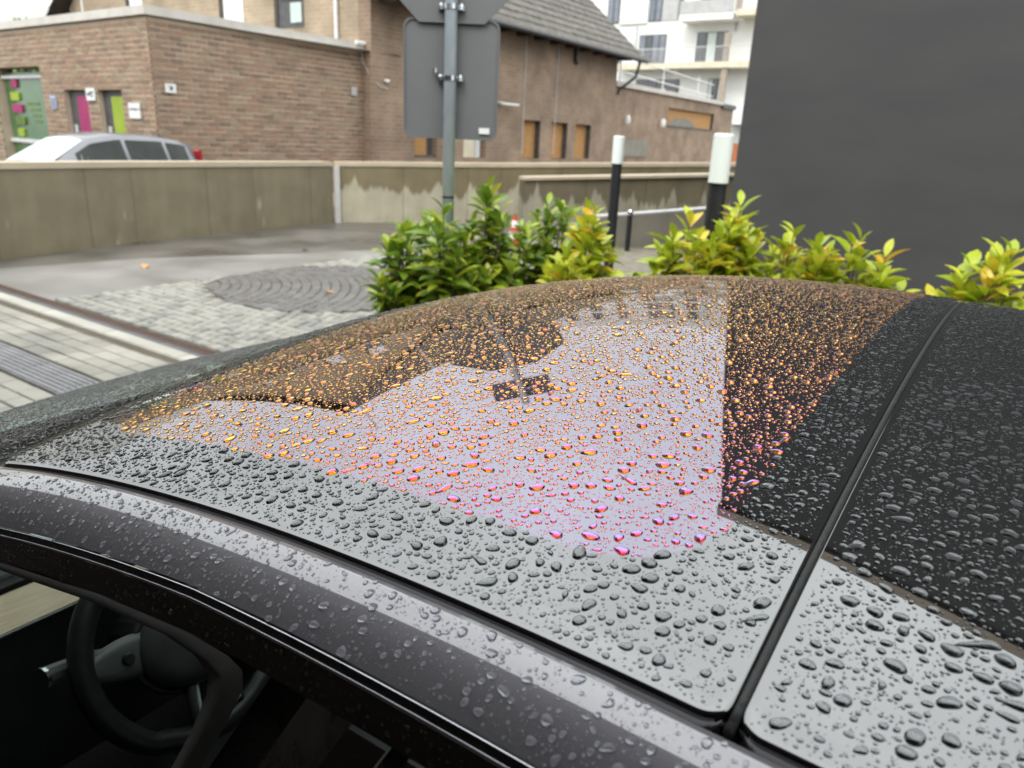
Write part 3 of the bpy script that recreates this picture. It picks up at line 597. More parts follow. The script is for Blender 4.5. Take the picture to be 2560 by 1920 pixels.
# ------------------------------------------------------------------ laurel hedge
def leafmesh(Lf, Wf, bend):
    b = MB(); n_ = 6; prof = [.0, .55, .92, 1.0, .72, .0]; v = []
    for i in range(n_):
        x = Lf*i/(n_-1); zz = -bend*Lf*(i/(n_-1))**2; h = prof[i]*Wf/2
        v += [(x, -h, zz+h*.45), (x, 0, zz), (x, h, zz+h*.45)]
    f = []
    for i in range(n_-1):
        f += [(i*3, (i+1)*3, (i+1)*3+1, i*3+1), (i*3+1, (i+1)*3+1, (i+1)*3+2, i*3+2)]
    return b.add(v, f)
LEAF = {k: [leafmesh(a, b_, c).mesh('leaf', M[k], True) for a, b_, c in ((.125, .050, .25), (.11, .046, .1), (.135, .055, .45), (.095, .043, .3))] for k in ('leafG', 'leafY')}
def shrub(az, dist, top_el, width, kind, nst, label, dens=20, seed=0):
    r = random.Random(seed); p = azv(az)*dist; ztop = 1.62+dist*math.tan(R_(top_el))
    o = empty('laurel_shrub', (*p, 0), r.uniform(0, 6), label=label, cat='shrub', group='laurel hedge behind the car')
    stems = MB()
    for k in range(nst):
        a = r.uniform(0, 6.28); rad = width*math.sqrt(r.random()); bx, by = rad*math.cos(a), rad*math.sin(a)
        h = ztop*(1-.32*(rad/width)**2)*(r.uniform(.84, .98) if k else .985)
        pts = [Vector((bx*.35*q/1+bx*.65*q*q, by*.35*q+by*.65*q*q, h*q)) for q in (0, .3, .6, .8, 1)]
        stems.tube(pts, [.009, .008, .006, .005, .003], 5)
        nl = dens
        for j in range(nl):
            q = 1-(j/nl)**1.1*.48
            pos = pts[-1].lerp(pts[-2], min(1, (1-q)/.2)) if q > .8 else (pts[3].lerp(pts[2], (0.8-q)/.2) if q > .6 else pts[2].lerp(pts[1], min(1, (.6-q)/.3)))
            ya = j*2.4+r.uniform(-.3, .3); el = R_(68-j*7.5+r.uniform(-12, 12)) if j < 9 else R_(r.uniform(-20, 35))
            me = LEAF[kind][r.randrange(4)]; sc = 1.3*r.uniform(.75, 1.15)*(0.7 if j < 2 else 1)
            inst('leaf', me, o, pos, (r.uniform(-.4, .4), -el, ya), (sc, sc, sc))
    stems.build('stems', M['bark'], o)
shrub(-9.2, 4.55, -6.0, .20, 'leafG', 13, 'small dark green laurel shrub at the left end of the hedge', seed=1)
shrub(-2.9, 4.5, -3.2, .23, 'leafG', 15, 'tall green laurel shrub just right of the sign pole', seed=2)
shrub(-5.6, 4.3, -3.9, .17, 'leafG', 13, 'green laurel shrub growing in front of the sign pole', seed=12)
shrub(.3, 4.75, -6.2, .16, 'leafG', 12, 'dark green laurel shrub beside the traffic cone', seed=3)
shrub(2.5, 4.9, -3.1, .17, 'leafG', 14, 'dark green laurel shrub standing right of the traffic cone', seed=4)
shrub(5.3, 4.6, -4.4, .20, 'leafY', 15, 'yellow-green laurel shrub left of the far bollard', seed=5)
shrub(9.2, 4.5, -8.6, .10, 'leafG', 6, 'sparse low laurel shrub in the gap between the two bollards', 10, seed=6)
shrub(12.6, 4.6, -4.5, .19, 'leafY', 15, 'yellow-green laurel shrub just left of the near bollard', seed=7)
shrub(16.0, 4.45, -3.0, .17, 'leafY', 15, 'tallest yellow laurel shrub in front of the near bollard', seed=8)
shrub(19.5, 4.6, -4.6, .17, 'leafY', 13, 'yellow laurel shrub standing before the dark wall, right of the near bollard', 13, seed=9)
shrub(24.2, 4.6, -4.5, .19, 'leafY', 13, 'yellow laurel shrub with orange leaves left of the gap in the hedge', 13, seed=10)
shrub(29.0, 4.3, -6.0, .10, 'leafY', 5, 'thin two-stemmed laurel at the gap in the hedge', 8, seed=13)
shrub(32.3, 4.2, -4.3, .22, 'leafY', 15, 'yellow-green laurel shrub at the right edge of the picture', seed=11)

shrub(-7.3, 4.75, -5.2, .20, 'leafG', 12, 'green laurel shrub filling the hedge left of the sign pole', seed=21)
shrub(-1.9, 4.6, -5.2, .20, 'leafG', 13, 'bright green laurel shrub between the sign pole and the cone', seed=22)
shrub(3.9, 4.45, -5.6, .18, 'leafY', 12, 'low yellow-green laurel shrub in front of the dark one', seed=23)
shrub(14.4, 4.35, -5.4, .17, 'leafY', 12, 'low yellow laurel shrub at the foot of the near bollard', seed=24)
shrub(17.9, 4.4, -5.2, .17, 'leafY', 12, 'dense yellow-green laurel shrub right of the near bollard', seed=25)
shrub(21.4, 4.45, -5.6, .17, 'leafY', 12, 'low dense yellow laurel shrub before the middle of the dark wall', seed=26)
shrub(26.4, 4.5, -5.8, .15, 'leafY', 10, 'yellow-green laurel shrub at the right end of the longer hedge run', seed=28)
shrub(22.6, 4.35, -5.2, .15, 'leafY', 10, 'yellow laurel shrub in the middle of the hedge before the dark wall', seed=29)
shrub(30.6, 4.1, -6.4, .16, 'leafY', 10, 'low yellow laurel shrub next to the right picture edge', seed=27)
# ------------------------------------------------------------------ silver car behind the wall
def loft(stations, flip=False):
    """stations: list of (x, [(y,z)...] half section from sill to centre); mirrored"""
    b = MB(); n_ = len(stations[0][1])
    for sg in (1, -1):
        v = [(x, sg*y, z) for x, sec in stations for (y, z) in sec]
        f = []
        for i in range(len(stations)-1):
            for j in range(n_-1):
                q = (i*n_+j, (i+1)*n_+j, (i+1)*n_+j+1, i*n_+j+1)
                f.append(q if sg < 0 else q[::-1])
        b.add(v, f)
    return b
def lerp(a, b, t): return a+(b-a)*t
def interp(x, xs, ys): return float(np.interp(x, xs, ys))
def wheel(parent, x, y, r, side, wd=.2):
    wl = empty('wheel', (x, y, r)); wl.parent = parent
    def lat(prof, nm, m_):
        b = MB().lathe(prof, 28); b.v = [(p[0], p[2], p[1]) for p in b.v]; b.f = [q[::-1] for q in b.f]; return b.build(nm, m_, wl)
    lat([(r*.66, -wd/2), (r*.95, -wd/2), (r, -wd/2+.03), (r, wd/2-.03), (r*.95, wd/2), (r*.66, wd/2)], 'tyre', M['black'])
    lat([(.0, -wd*.4), (r*.655, -wd*.42), (r*.655, wd*.42), (.0, wd*.4)], 'rim', M['galv'])
cp0 = azv(-29.6)*13.1
sc_ = empty('parked_car', (*cp0, 0), rzx(-150), label='silver hatchback parked behind the low concrete wall at left', cat='car')
sc_.scale = (.80, .9, 1.07)
X = [-1.95, -1.85, -1.55, -.95, -.3, .35, .95, 1.35, 1.9, 2.0]
rf = lambda x: interp(x, [-1.95, -1.86, -1.75, -1.5, -1.0, -.2, .3, 1.15, 1.95, 2.0], [.95, 1.13, 1.24, 1.295, 1.335, 1.345, 1.29, .93, .78, .6])
bl = lambda x: min(rf(x)-.02, interp(x, [-2, -1.2, .9, 2], [.93, .90, .87, .72]))
hw = lambda x: interp(x, [-2, -1.7, -1, 1, 1.7, 2], [.66, .78, .84, .84, .78, .62])
loft([(x, [(hw(x)*.96, .22), (hw(x), .55), (hw(x)*.985, bl(x)), (lerp(hw(x), .55, .9 if rf(x) > bl(x)+.1 else .2), rf(x)-.035), (.3, rf(x)-.004), (0, rf(x))]) for x in np.linspace(-1.95, 2.0, 40)]).build('body', M['silver'], sc_, smooth=True)
def sidewin(x0, x1, sg, nm='side_window'):
    def fn(x, q):
        zb, zt = bl(x)+.02, rf(x)-.085; z = zb+(max(zt-zb, .005))*q
        yb, yt = hw(x)*.985, lerp(hw(x), .55, .9 if rf(x) > bl(x)+.1 else .2); zz0, zz1 = bl(x), rf(x)-.035
        return (x, sg*(lerp(yb, yt, (z-zz0)/max(zz1-zz0, .01))+.008), z)
    return MB().grid(fn, np.linspace(x0, x1, 10), np.linspace(0, 1, 4)).build(nm, M['carglass'], sc_, smooth=True)
for sg in (-1, 1):
    for a, c in ((-1.6, -1.18), (-1.1, -.35), (-.27, .62)): sidewin(a, c, sg)
    MB().prism(roundrect(-1.945, -1.87, .86, 1.14, .03), sg*.53, sg*.675, axis='y').build('tail_light', M['red'], sc_)
    for x in (-1.2, 1.25): wheel(sc_, x, sg*.74, .30, sg)
MB().grid(lambda x, q: (x, q*lerp(.62, .50, (rf(x)-.93)/.36), rf(x)+.008-abs(q)**2*.03), np.linspace(.37, 1.08, 8), np.linspace(-1, 1, 7), flip=True).build('windscreen', M['shieldglass'], sc_, smooth=True)
MB().box(-1.97, -1.86, -.5, .5, .93, .98).build('rear_trim', M['black'], sc_)

# ------------------------------------------------------------------ the near car
PR = [0.055023, 0.065639, -0.0849545, 0.205939, 0.0144896, 0.0085114, 0.0672345]
WH, DR = 0.5675, 0.22
def zroof(s, t):
    c0, c1, c2, k, s0, l_, k2 = PR
    s = np.asarray(s, float); t = np.asarray(t, float)
    sc = np.clip(s, -.2, .85); c = c0+c1*sc+c2*sc*sc
    sq = np.minimum(s, .75)
    z = -DR+c0-c*(t/WH)**2+l_*sq-k*np.maximum(0, sq-s0)**2-k2*np.maximum(0, sq-.62)**2-.06*np.minimum(0, s)**2-.10*np.maximum(0, -s-.45)**2+(c-c0)
    return 1.62+z-.33*np.maximum(0, s-.75)-.12*np.maximum(0, s-1.2)**2
def wid(s): return WH-.05*max(0., -s-.5)**2+.05*max(0., s-.75)
def mats_car():
    def spec(name, base, ior, rough=0.0, coat=None, bump=0):
        m_, n, l, b = _nodes(name); b.inputs['Base Color'].default_value = (*base, 1); b.inputs['Roughness'].default_value = rough; b.inputs['IOR'].default_value = ior
        return m_, n, l, b
    m_, n, l, b = spec('coated_roof_glass', (.004, .004, .005), 2.4, .012)
    # heat-reflecting coating only inside the clear field of the glass; rounded-rectangle field in (s, t)
    t = n.new('ShaderNodeTexCoord'); sx_ = n.new('ShaderNodeSeparateXYZ'); l.new(t.outputs['Object'], sx_.inputs[0])
    def mth(op, a, b_=None, c=None):
        q = n.new('ShaderNodeMath'); q.operation = op
        for i, v in enumerate((a, b_, c)):
            if v is None: continue
            if isinstance(v, (int, float)): q.inputs[i].default_value = v
            else: l.new(v, q.inputs[i])
        return q.outputs[0]
    dx = mth('MAXIMUM', mth('SUBTRACT', mth('ABSOLUTE', mth('SUBTRACT', sx_.outputs[0], .3375)), .2925-.07), 0)
    dy = mth('MAXIMUM', mth('SUBTRACT', mth('ABSOLUTE', sx_.outputs[1]), .508-.07), 0)
    dd = mth('SUBTRACT', mth('SQRT', mth('ADD', mth('MULTIPLY', dx, dx), mth('MULTIPLY', dy, dy))), .07)
    mk = n.new('ShaderNodeMapRange'); mk.inputs[1].default_value = .0015; mk.inputs[2].default_value = -.0015; l.new(dd, mk.inputs[0])
    gl = n.new('ShaderNodeBsdfGlossy'); gl.inputs['Roughness'].default_value = .012; gl.inputs['Color'].default_value = (.020, .016, .042, 1)
    ad = n.new('ShaderNodeAddShader'); l.new(b.outputs[0], ad.inputs[0]); l.new(gl.outputs[0], ad.inputs[1])
    ms = n.new('ShaderNodeMixShader'); l.new(mk.outputs[0], ms.inputs[0]); l.new(b.outputs[0], ms.inputs[1]); l.new(ad.outputs[0], ms.inputs[2]); l.new(ms.outputs[0], n['Material Output'].inputs[0])
    M['roofglass'] = m_
    M['rearglass'] = spec('dark_roof_glass', (.004, .0045, .005), 2.4, .012)[0]
    m_, n, l, b = spec('windscreen_glass', (.02, .025, .024), 1.6, .0)
    tr = n.new('ShaderNodeBsdfTransparent'); tr.inputs[0].default_value = (.75, .85, .8, 1); ms = n.new('ShaderNodeMixShader'); ms.inputs[0].default_value = .25
    l.new(tr.outputs[0], ms.inputs[1]); l.new(b.outputs[0], ms.inputs[2]); l.new(ms.outputs[0], n['Material Output'].inputs[0]); M['screen'] = m_
    m_, n, l, b = spec('dark_grey_metallic_paint', (.125, .119, .132), 1.5, .40); b.inputs['Metallic'].default_value = .3
    b.inputs['Coat Weight'].default_value = 1; b.inputs['Coat IOR'].default_value = 2.0; b.inputs['Coat Roughness'].default_value = .045
    t = n.new('ShaderNodeTexCoord'); z = n.new('ShaderNodeTexNoise'); z.inputs['Scale'].default_value = 1400; l.new(t.outputs['Object'], z.inputs[0])
    bp = n.new('ShaderNodeBump'); bp.inputs['Strength'].default_value = .12; bp.inputs['Distance'].default_value = .001; l.new(z.outputs[0], bp.inputs['Height']); l.new(bp.outputs[0], b.inputs['Normal'])
    M['paint'] = m_
    M['gloss'] = spec('black_gloss_trim', (.017, .0145, .013), 1.5, .12)[0]
    M['rubber'] = mat('black_rubber', (.014, .014, .014), .55, (.022, .021, .02), 40, bump=.2, bscale=200)
    M['seal'] = mat('felt_window_seal', (.034, .032, .031), .7, (.042, .040, .038), 60, bump=.04, bscale=900)
    M['shut'] = mat('wet_door_edge', (.028, .025, .022), .22, (.06, .053, .046), 60, rough2=.45, bump=.15, bscale=40, stretch=(1, 1, .3))
    M['chrome'] = mat('satin_bright_strip', (.42, .43, .46), .22, (.5, .5, .53), 40, metal=1)
    M['cabin'] = mat('black_interior', (.02, .02, .021), .5, (.026, .026, .027), 30, bump=.1, bscale=300)
    M['leather'] = mat('black_leather', (.018, .018, .019), .38, (.025, .025, .026), 60, bump=.15, bscale=350)
    M['hub'] = mat('soft_black_cover', (.06, .062, .063), .38, (.07, .072, .073), 40, bump=.05, bscale=600)
    M['greypl'] = mat('dark_grey_plastic', (.085, .09, .09), .32, (.10, .105, .105), 30)
    M['wood'] = mat('pale_ash_wood', (.56, .43, .28), .4, (.66, .53, .36), 18, stretch=(8, 1, 8))
    M['dashpale'] = mat('pale_dash_edge', (.42, .47, .47), .35, (.5, .55, .55), 12)
    # water on the different surfaces: dome surface and the wetted surface seen through it
    m_, n, l, b = _nodes('rain_water'); n.remove(b); gb = n.new('ShaderNodeBsdfGlass'); gb.inputs['IOR'].default_value = 1.333; gb.inputs['Roughness'].default_value = 0; l.new(gb.outputs[0], n['Material Output'].inputs[0]); M['water'] = m_
    def wet(name, dif, spc):
        m_, n, l, b = _nodes(name); b.inputs['Base Color'].default_value = (*dif, 1); b.inputs['Roughness'].default_value = .9; b.inputs['Specular IOR Level'].default_value = 0
        gl = n.new('ShaderNodeBsdfGlossy'); gl.inputs['Roughness'].default_value = 0; ad = n.new('ShaderNodeAddShader'); l.new(b.outputs[0], ad.inputs[0]); l.new(gl.outputs[0], ad.inputs[1]); l.new(ad.outputs[0], n['Material Output'].inputs[0])
        if isinstance(spc, tuple): gl.inputs[0].default_value = (*spc, 1)
        else:
            lw = n.new('ShaderNodeLayerWeight'); lw.inputs[0].default_value = .5; cr_ = n.new('ShaderNodeValToRGB'); e = cr_.color_ramp.elements
            for i, (p, c) in enumerate(spc):
                el = e[i] if i < 2 else e.new(p); el.position = p; el.color = (*c, 1)
            l.new(lw.outputs['Facing'], cr_.inputs[0]); l.new(cr_.outputs[0], gl.inputs[0])
        return m_
    M['wet_frit'] = wet('wetted_black_glass', (.004, .004, .004), (.105, .11, .11))
    M['wet_coat'] = wet('wetted_coated_glass', (.003, .003, .003), [(0, (.08, .08, .11)), (.10, (.13, .12, .20)), (.21, (.24, .20, .44)), (.275, (.50, .09, .30)), (.33, (.66, .08, .10)), (.368, (.74, .27, .04)), (.41, (.84, .56, .05)), (.52, (.95, .70, .12)), (.70, (.80, .60, .24)), (1, (.50, .40, .26))])
    M['wet_paint'] = wet('wetted_paint', (.20, .20, .215), (.12, .12, .13))
    M['wet_trim'] = wet('wetted_black_trim', (.02, .019, .018), (.13, .13, .13))
mats_car()
car = empty('parked_car', (*CO, 0), CAR_RZ, label='dark grey car with rain-covered glass roof in the foreground', cat='car')
def roofsheet(name, s0, s1, rad0, rad1, m_, tw=1.0, off=0., ns=60, ntt=56, thick=.012, parent=None):
    ss = np.unique(np.concatenate([np.linspace(s0, s1, ns), s0+rad0*(1-np.cos(np.linspace(0, math.pi/2, 9))), s1-rad1*(1-np.cos(np.linspace(0, math.pi/2, 9)))]))
    def lim(s):
        l_ = wid(s)*tw
        for e_, r_ in ((s-s0, rad0), (s1-s, rad1)):
            if e_ < r_: l_ -= r_-math.sqrt(max(0, r_*r_-(r_-e_)**2))
        return l_
    qs = np.linspace(-1, 1, ntt); nv = len(qs)
    v = []
    for s in ss:
        L_ = lim(s); v += [(s, -q*L_, float(zroof(s, q*L_))+off) for q in qs]
    n1 = len(ss); f = [(i*nv+j, i*nv+j+1, (i+1)*nv+j+1, (i+1)*nv+j) for i in range(n1-1) for j in range(nv-1)]
    f = [q[::-1] for q in f] if False else f
    ring = [j for j in range(nv)]+[i*nv+nv-1 for i in range(1, n1)]+[(n1-1)*nv+j for j in range(nv-2, -1, -1)]+[i*nv for i in range(n1-2, 0, -1)]
    b = MB().add(v, f); k = len(v)
    # rounded outer edge, then a vertical skirt
    cs_ = np.array([s_ for s_ in v]); lv1 = []; lv2 = []
    for idx, r_ in enumerate(ring):
        a, c = np.array(v[ring[idx-1]]), np.array(v[ring[(idx+1) % len(ring)]]); d = c-a; nrm = np.array([d[1], -d[0], 0]); nrm /= (np.linalg.norm(nrm)+1e-9)
        ctr = np.array([(s0+s1)/2, 0, 0]); p = np.array(v[r_])
        if np.dot(nrm[:2], (p-ctr)[:2]) < 0: nrm = -nrm
        lv1.append(p+nrm*.0016+[0, 0, -.0012]); lv2.append(p+nrm*.0022+[0, 0, -thick])
    b.v += [tuple(p) for p in lv1]+[tuple(p) for p in lv2]; nr = len(ring)
    for i in range(nr):
        j = (i+1) % nr; b.f += [(ring[i], ring[j], k+j, k+i), (k+i, k+j, k+nr+j, k+nr+i)]; b.m += [0, 0]
    o = b.build(name, m_, parent or car, smooth=True)
    import bmesh
    bm = bmesh.new(); bm.from_mesh(o.data); bmesh.ops.recalc_face_normals(bm, faces=bm.faces); 
    up_ = sum(f_.normal.z for f_ in bm.faces)
    if up_ < 0: bmesh.ops.reverse_faces(bm, faces=bm.faces)
    bm.to_mesh(o.data); bm.free()
    return o
roofsheet('roof_glass', .0038, .688, .011, .02, M['roofglass'])
roofsheet('rear_glass', -1.55, -.0028, .05, .010, M['rearglass'], ns=70)
roofsheet('windscreen', .694, 1.72, .01, .06, M['screen'], ns=30, thick=.004)
# dark frame under the glass joints
def under(s0, s1, q0, q1, nm):
    MB().grid(lambda s, q: (s, -q*wid(s), float(zroof(s, q*wid(s)))-.014), np.linspace(s0, s1, 40), np.linspace(q0, q1, 12), flip=True).build(nm, M['rubber'], car)
under(-1.6, .69, -1.04, 1.04, 'roof_frame')
cbp = [(0.0, -t, float(zroof(0, t))-.0014) for t in np.linspace(-WH-.004, WH+.004, 60)]
MB().tube(cbp, .0022, 10).build('roof_cross_seal', M['rubber'], car, smooth=True)
# roof rails: quadratic curve from the glass edge out and down
def railpt(s, q, sg=-1):
    """q 0 at the glass, 1 at the bright strip; sg -1 near side, +1 far side"""
    wd = wid(s); ze = float(zroof(s, wd)); f_ = min(max((s-.3)/.35, 0), 1); dw, dz = .039+.006*f_, -.021-.012*f_
    p0, p1, p2 = np.array([.0085, -.0008]), np.array([.0085+dw*.56, -.0008-dw*.56*.25]), np.array([.0085+dw, dz])
    a = (1-q)**2*p0+2*q*(1-q)*p1+q*q*p2
    return (s, -sg*(wd+a[0]), ze+a[1])
SR = np.linspace(-1.6, 1.75, 114)
for sg in (-1, 1):
    b = MB().grid(lambda s, q: railpt(s, q, sg) if q >= 0 else (s, railpt(s, 0, sg)[1]+(.0015*sg), railpt(s, 0, sg)[2]-.012), SR, [-1]+list(np.linspace(0, 1, 14)), flip=(sg < 0))
    b.build('roof_rail', M['paint'], car, smooth=True)
    def low(s, a, bz): p = railpt(s, 1, sg); return (s, p[1]-sg*a, p[2]-bz)
    MB().tube([low(s, .0008, .0022) for s in SR], .0013, 6).build('bright_strip', M['chrome'], car, smooth=True)
    MB().tube([low(s, .0032, .0062) for s in SR], .0011, 6).build('bright_strip', M['chrome'], car, smooth=True)
    MB().grid(lambda s, q: low(s, .002+.0012*q, .0004+.006*q), SR, [0, 1], flip=(sg < 0)).build('strip_channel', M['rubber'], car)
    def stp(s, q): return low(s, .0042+.0075*q-.0015*q*q, .0068+.0165*q)
    MB().grid(stp, SR, np.linspace(0, 1, 6), flip=(sg < 0)).build('door_top_trim', M['gloss'], car, smooth=True)
# side below the trim strip: sig = along, q = depth under the strip
def sidept(sig, q, sg=-1, inn=0.):
    s = sig+.5*q-.008; p = railpt(s, 1, sg); return (s, p[1]-sg*(.0102+.40*q-inn), p[2]-.0233-q)
def sidegrid(sig0, sig1, q0, q1, sg, n1=12, n2=12, inn=0.): return MB().grid(lambda a, q: sidept(a, q, sg, inn), np.linspace(sig0, sig1, n1), np.linspace(q0, q1, n2), flip=(sg < 0))
for sg in (-1, 1):
    # window seal: ribbon with rounded rear corner
    outer = [(1.25, .0), (.9, .0), (.6, .0), (.4, .0), (.30, .0), (.262, .001), (.246, .004), (.238, .012), (.234, .03), (.230, .07), (.226, .15), (.22, .34)]
    inner = [(1.25, .006), (.9, .006), (.6, .0065), (.4, .0075), (.32, .0085), (.288, .011), (.268, .016), (.260, .027), (.254, .048), (.2495, .085), (.2445, .165), (.238, .34)]
    b = MB(); v = []
    for (o_, i_) in zip(outer, inner):
        v += [sidept(*o_, sg), sidept(lerp(o_[0], i_[0], .4), lerp(o_[1], i_[1], .4), sg, -.004), sidept(*i_, sg, .002), sidept(*i_, sg, .03)]
    f = [(4*i+j, 4*i+j+1, 4*i+j+5, 4*i+j+4) for i in range(len(outer)-1) for j in range(3)]
    b.add(v, f if sg < 0 else [q[::-1] for q in f]).build('window_seal', M['seal'], car, smooth=True)
    pil = sidegrid(.198, .232, 0.0, .36, sg, inn=.012).build('pillar_channel', M['rubber'], car)
    sidegrid(.166, .198, 0.0, .36, sg, 4, inn=.0).build('door_shut_edge', M['shut'], pil)
    sidegrid(.141, .166, 0.0, .36, sg, 4, inn=-.003).build('pillar_trim', M['gloss'], pil)
    sidegrid(.130, .141, 0.0, .36, sg, 3, inn=.003).build('door_shut_edge', M['shut'], pil)
    sidegrid(-.85, .130, 0.0, .40, sg, 30, inn=-.002).build('rear_door_window', M['gloss'], car)
# lower body, bonnet, tail, wheels
BX = np.linspace(-2.45, 2.25, 48)
bz = lambda x: interp(x, [-2.45, -2.2, -1.5, 0, 1.2, 1.7, 2.1, 2.25], [.80, 1.0, .98, .95, .93, .93, .80, .60])
bw = lambda x: interp(x, [-2.45, -2.1, -1.2, 1.2, 1.9, 2.25], [.68, .84, .91, .91, .84, .62])
b = MB()
for sg in (-1, 1):
    b.grid(lambda x, q: (x, sg*bw(x)*[.95, .99, 1.0, .985, .94][q], [.2, .4, .65, bz(x)-.06, bz(x)][q]), BX, [0, 1, 2, 3, 4], flip=(sg > 0))
b.build('body_side', M['paint'], car, smooth=True)
MB().grid(lambda x, q: (x, q*bw(x)*.94, bz(x)+.05*(1-abs(q)**2.2)), np.linspace(1.66, 2.25, 16), np.linspace(-1, 1, 15), flip=True).build('bonnet', M['paint'], car, smooth=True)
MB().grid(lambda x, q: (x, q*bw(x)*.94, bz(x)+.04*(1-abs(q)**2.2)), np.linspace(-2.45, -1.5, 12), np.linspace(-1, 1, 11), flip=True).build('boot_lid', M['paint'], car, smooth=True)
for sg in (-1, 1):
    MB().grid(lambda x, q: (x, sg*lerp(bw(x)*.94, .60, q), bz(x)-.002), np.linspace(-1.6, 1.5, 20), [0, .32]).build('door_sill_top', M['gloss'], car)
    for x in (-1.42, 1.45): wheel(car, x, sg*.80, .335, sg, .235)
    hl = MB().prism([(2.0, .60), (2.2, .58), (2.1, .68), (1.85, .74)], sg*.60, sg*.80, axis='y').build('headlight', M['whitepl'], car)
MB().box(-2.4, 2.2, -.85, .85, .16, .22).build('floor_pan', M['black'], car)
MB().box(2.2, 2.3, -.6, .6, .3, .58).box(-2.5, -2.4, -.65, .65, .35, .8).build('bumper', M['paint'], car)
# interior
dash = MB().prism([(1.18, .5), (1.62, .5), (1.62, .90), (1.30, .86), (1.20, .80)], -.80, .80, axis='y').build('dashboard', M['cabin'], car)
MB().add([(1.197, -.8, .805), (1.197, .8, .805), (1.252, .8, .842), (1.252, -.8, .842), (1.215, -.8, .79), (1.215, .8, .79)], [(0, 1, 2, 3)[::-1], (0, 1, 5, 4)]).build('wood_trim', M['wood'], dash)
MB().tube([(1.192, -.8, .803), (1.192, .8, .803)], .0025, 6).build('trim_line', M['chrome'], dash)
MB().box(1.256, 1.288, -.8, .8, .83, .852).build('vent_strip', M['rubber'], dash); MB().box(1.292, 1.345, -.8, .8, .85, .885).build('dash_top', M['dashpale'], dash)
sw_c = Vector((1.01, .222, .765)); ti = R_(28)
def swp(a, r, o_=0):   # point on the wheel plane: a angle, r radius, o_ offset towards the driver
    u, v_ = r*math.cos(a), r*math.sin(a); return sw_c+Vector((v_*math.sin(ti)-o_*math.cos(ti), -u, v_*math.cos(ti)+o_*math.sin(ti)))
stw = MB().tube([swp(2*math.pi*k/64,   .176*(1 if not (math.pi*1.3 < 2*math.pi*k/64 < math.pi*1.7) else .965)) for k in range(64)], .0195, 14, True).build('steering_wheel', M['leather'], car, smooth=True)
def hubpt(a, q):
    r_ = (.088+.010*math.cos(2*a)-.006*math.sin(a))*math.sin(q*math.pi/2)**.9; return swp(a, r_, .052*math.cos(q*math.pi/2)**.55-.004)
MB().grid(hubpt, np.linspace(0, 2*math.pi, 41), np.linspace(0, 1, 12)).build('airbag_cover', M['hub'], stw, smooth=True)
MB().tube([swp(2*math.pi*k/40, .092+.010*math.cos(4*math.pi*k/40)-.006*math.sin(2*math.pi*k/40), .004) for k in range(40)], .006, 8, True).build('cover_seam', M['cabin'], stw, smooth=True)
for a0 in (8, 172):
    def spokept(u, v_):
        r_ = lerp(.078, .166, u); hw_ = lerp(.034, .020, u)*(1+.25*math.sin(u*3)); an = v_*2*math.pi
        base = swp(R_(a0), r_, .012*math.cos(an)+.008*(1-u)); perp = (swp(R_(a0+90), 1.0)-swp(0, 0)); return base+perp*(hw_*math.sin(an))
    spk = MB().grid(spokept, np.linspace(0, 1, 9), np.linspace(0, 1, 17)).build('spoke', M['greypl'], stw, smooth=True)
    c0 = swp(R_(a0), .112, .018); MB().tube([c0, c0+(swp(0, 0, .012)-swp(0, 0, 0))*.5], [.011, .008], 14).build('scroll_button', M['leather'], stw)
for a0, a1 in ((246, 256), (294, 284)):
    pts_ = [swp(R_(a0), .075, .012), swp(R_(lerp(a0, a1, .5)), .115, .008), swp(R_(a1), .166, .002)]
    MB().tube(pts_, [.012, .010, .011], 10).build('lower_spoke', M['greypl'], stw, smooth=True)
MB().tube([swp(R_(250), .072, .02), swp(R_(255), .145, .012), swp(R_(270), .152, .012), swp(R_(285), .145, .012), swp(R_(290), .072, .02)], .004, 8).build('spoke_insert', M['dashpale'], stw, smooth=True)
MB().tube([sw_c+Vector((.03, 0, -.02)), sw_c+Vector((.25, 0, -.11))], [.05, .06], 14).build('steering_column', M['cabin'], car)
sk = MB().tube([sw_c+Vector((.07, .07, -.02)), sw_c+Vector((.058, .15, .010)), sw_c+Vector((.045, .215, .026))], [.009, .014, .017], 10).build('stalk', M['greypl'], car)
MB().tube([sw_c+Vector((.045, .215, .026)), sw_c+Vector((.0435, .221, .0275))], .0178, 12).build('stalk_end', M['chrome'], sk)
MB().box(.1, .62, .06, .56, .35, .52).build('driver_seat', M['leather'], car)
MB().grid(lambda x, q: (x, .80-.05*math.sin(q*3), .35+.55*q), np.linspace(.25, 1.3, 14), np.linspace(0, 1, 8)).build('door_panel', M['cabin'], car)
for k in range(3): MB().tube([(.5, .755-.012*k, .74-.05*k), (1.2, .755-.012*k, .76-.05*k)], .012, 6).build('door_panel_rib', M['leather'], car)
MB().box(-1.2, 1.3, -.8, .8, .23, .3).build('cabin_floor', M['cabin'], car)
MB().grid(lambda s, q: (s, -q, float(zroof(s, q))-.03), np.linspace(-1.4, .66, 12), np.linspace(-.56, .56, 8)).build('headliner', M['cabin'], car)

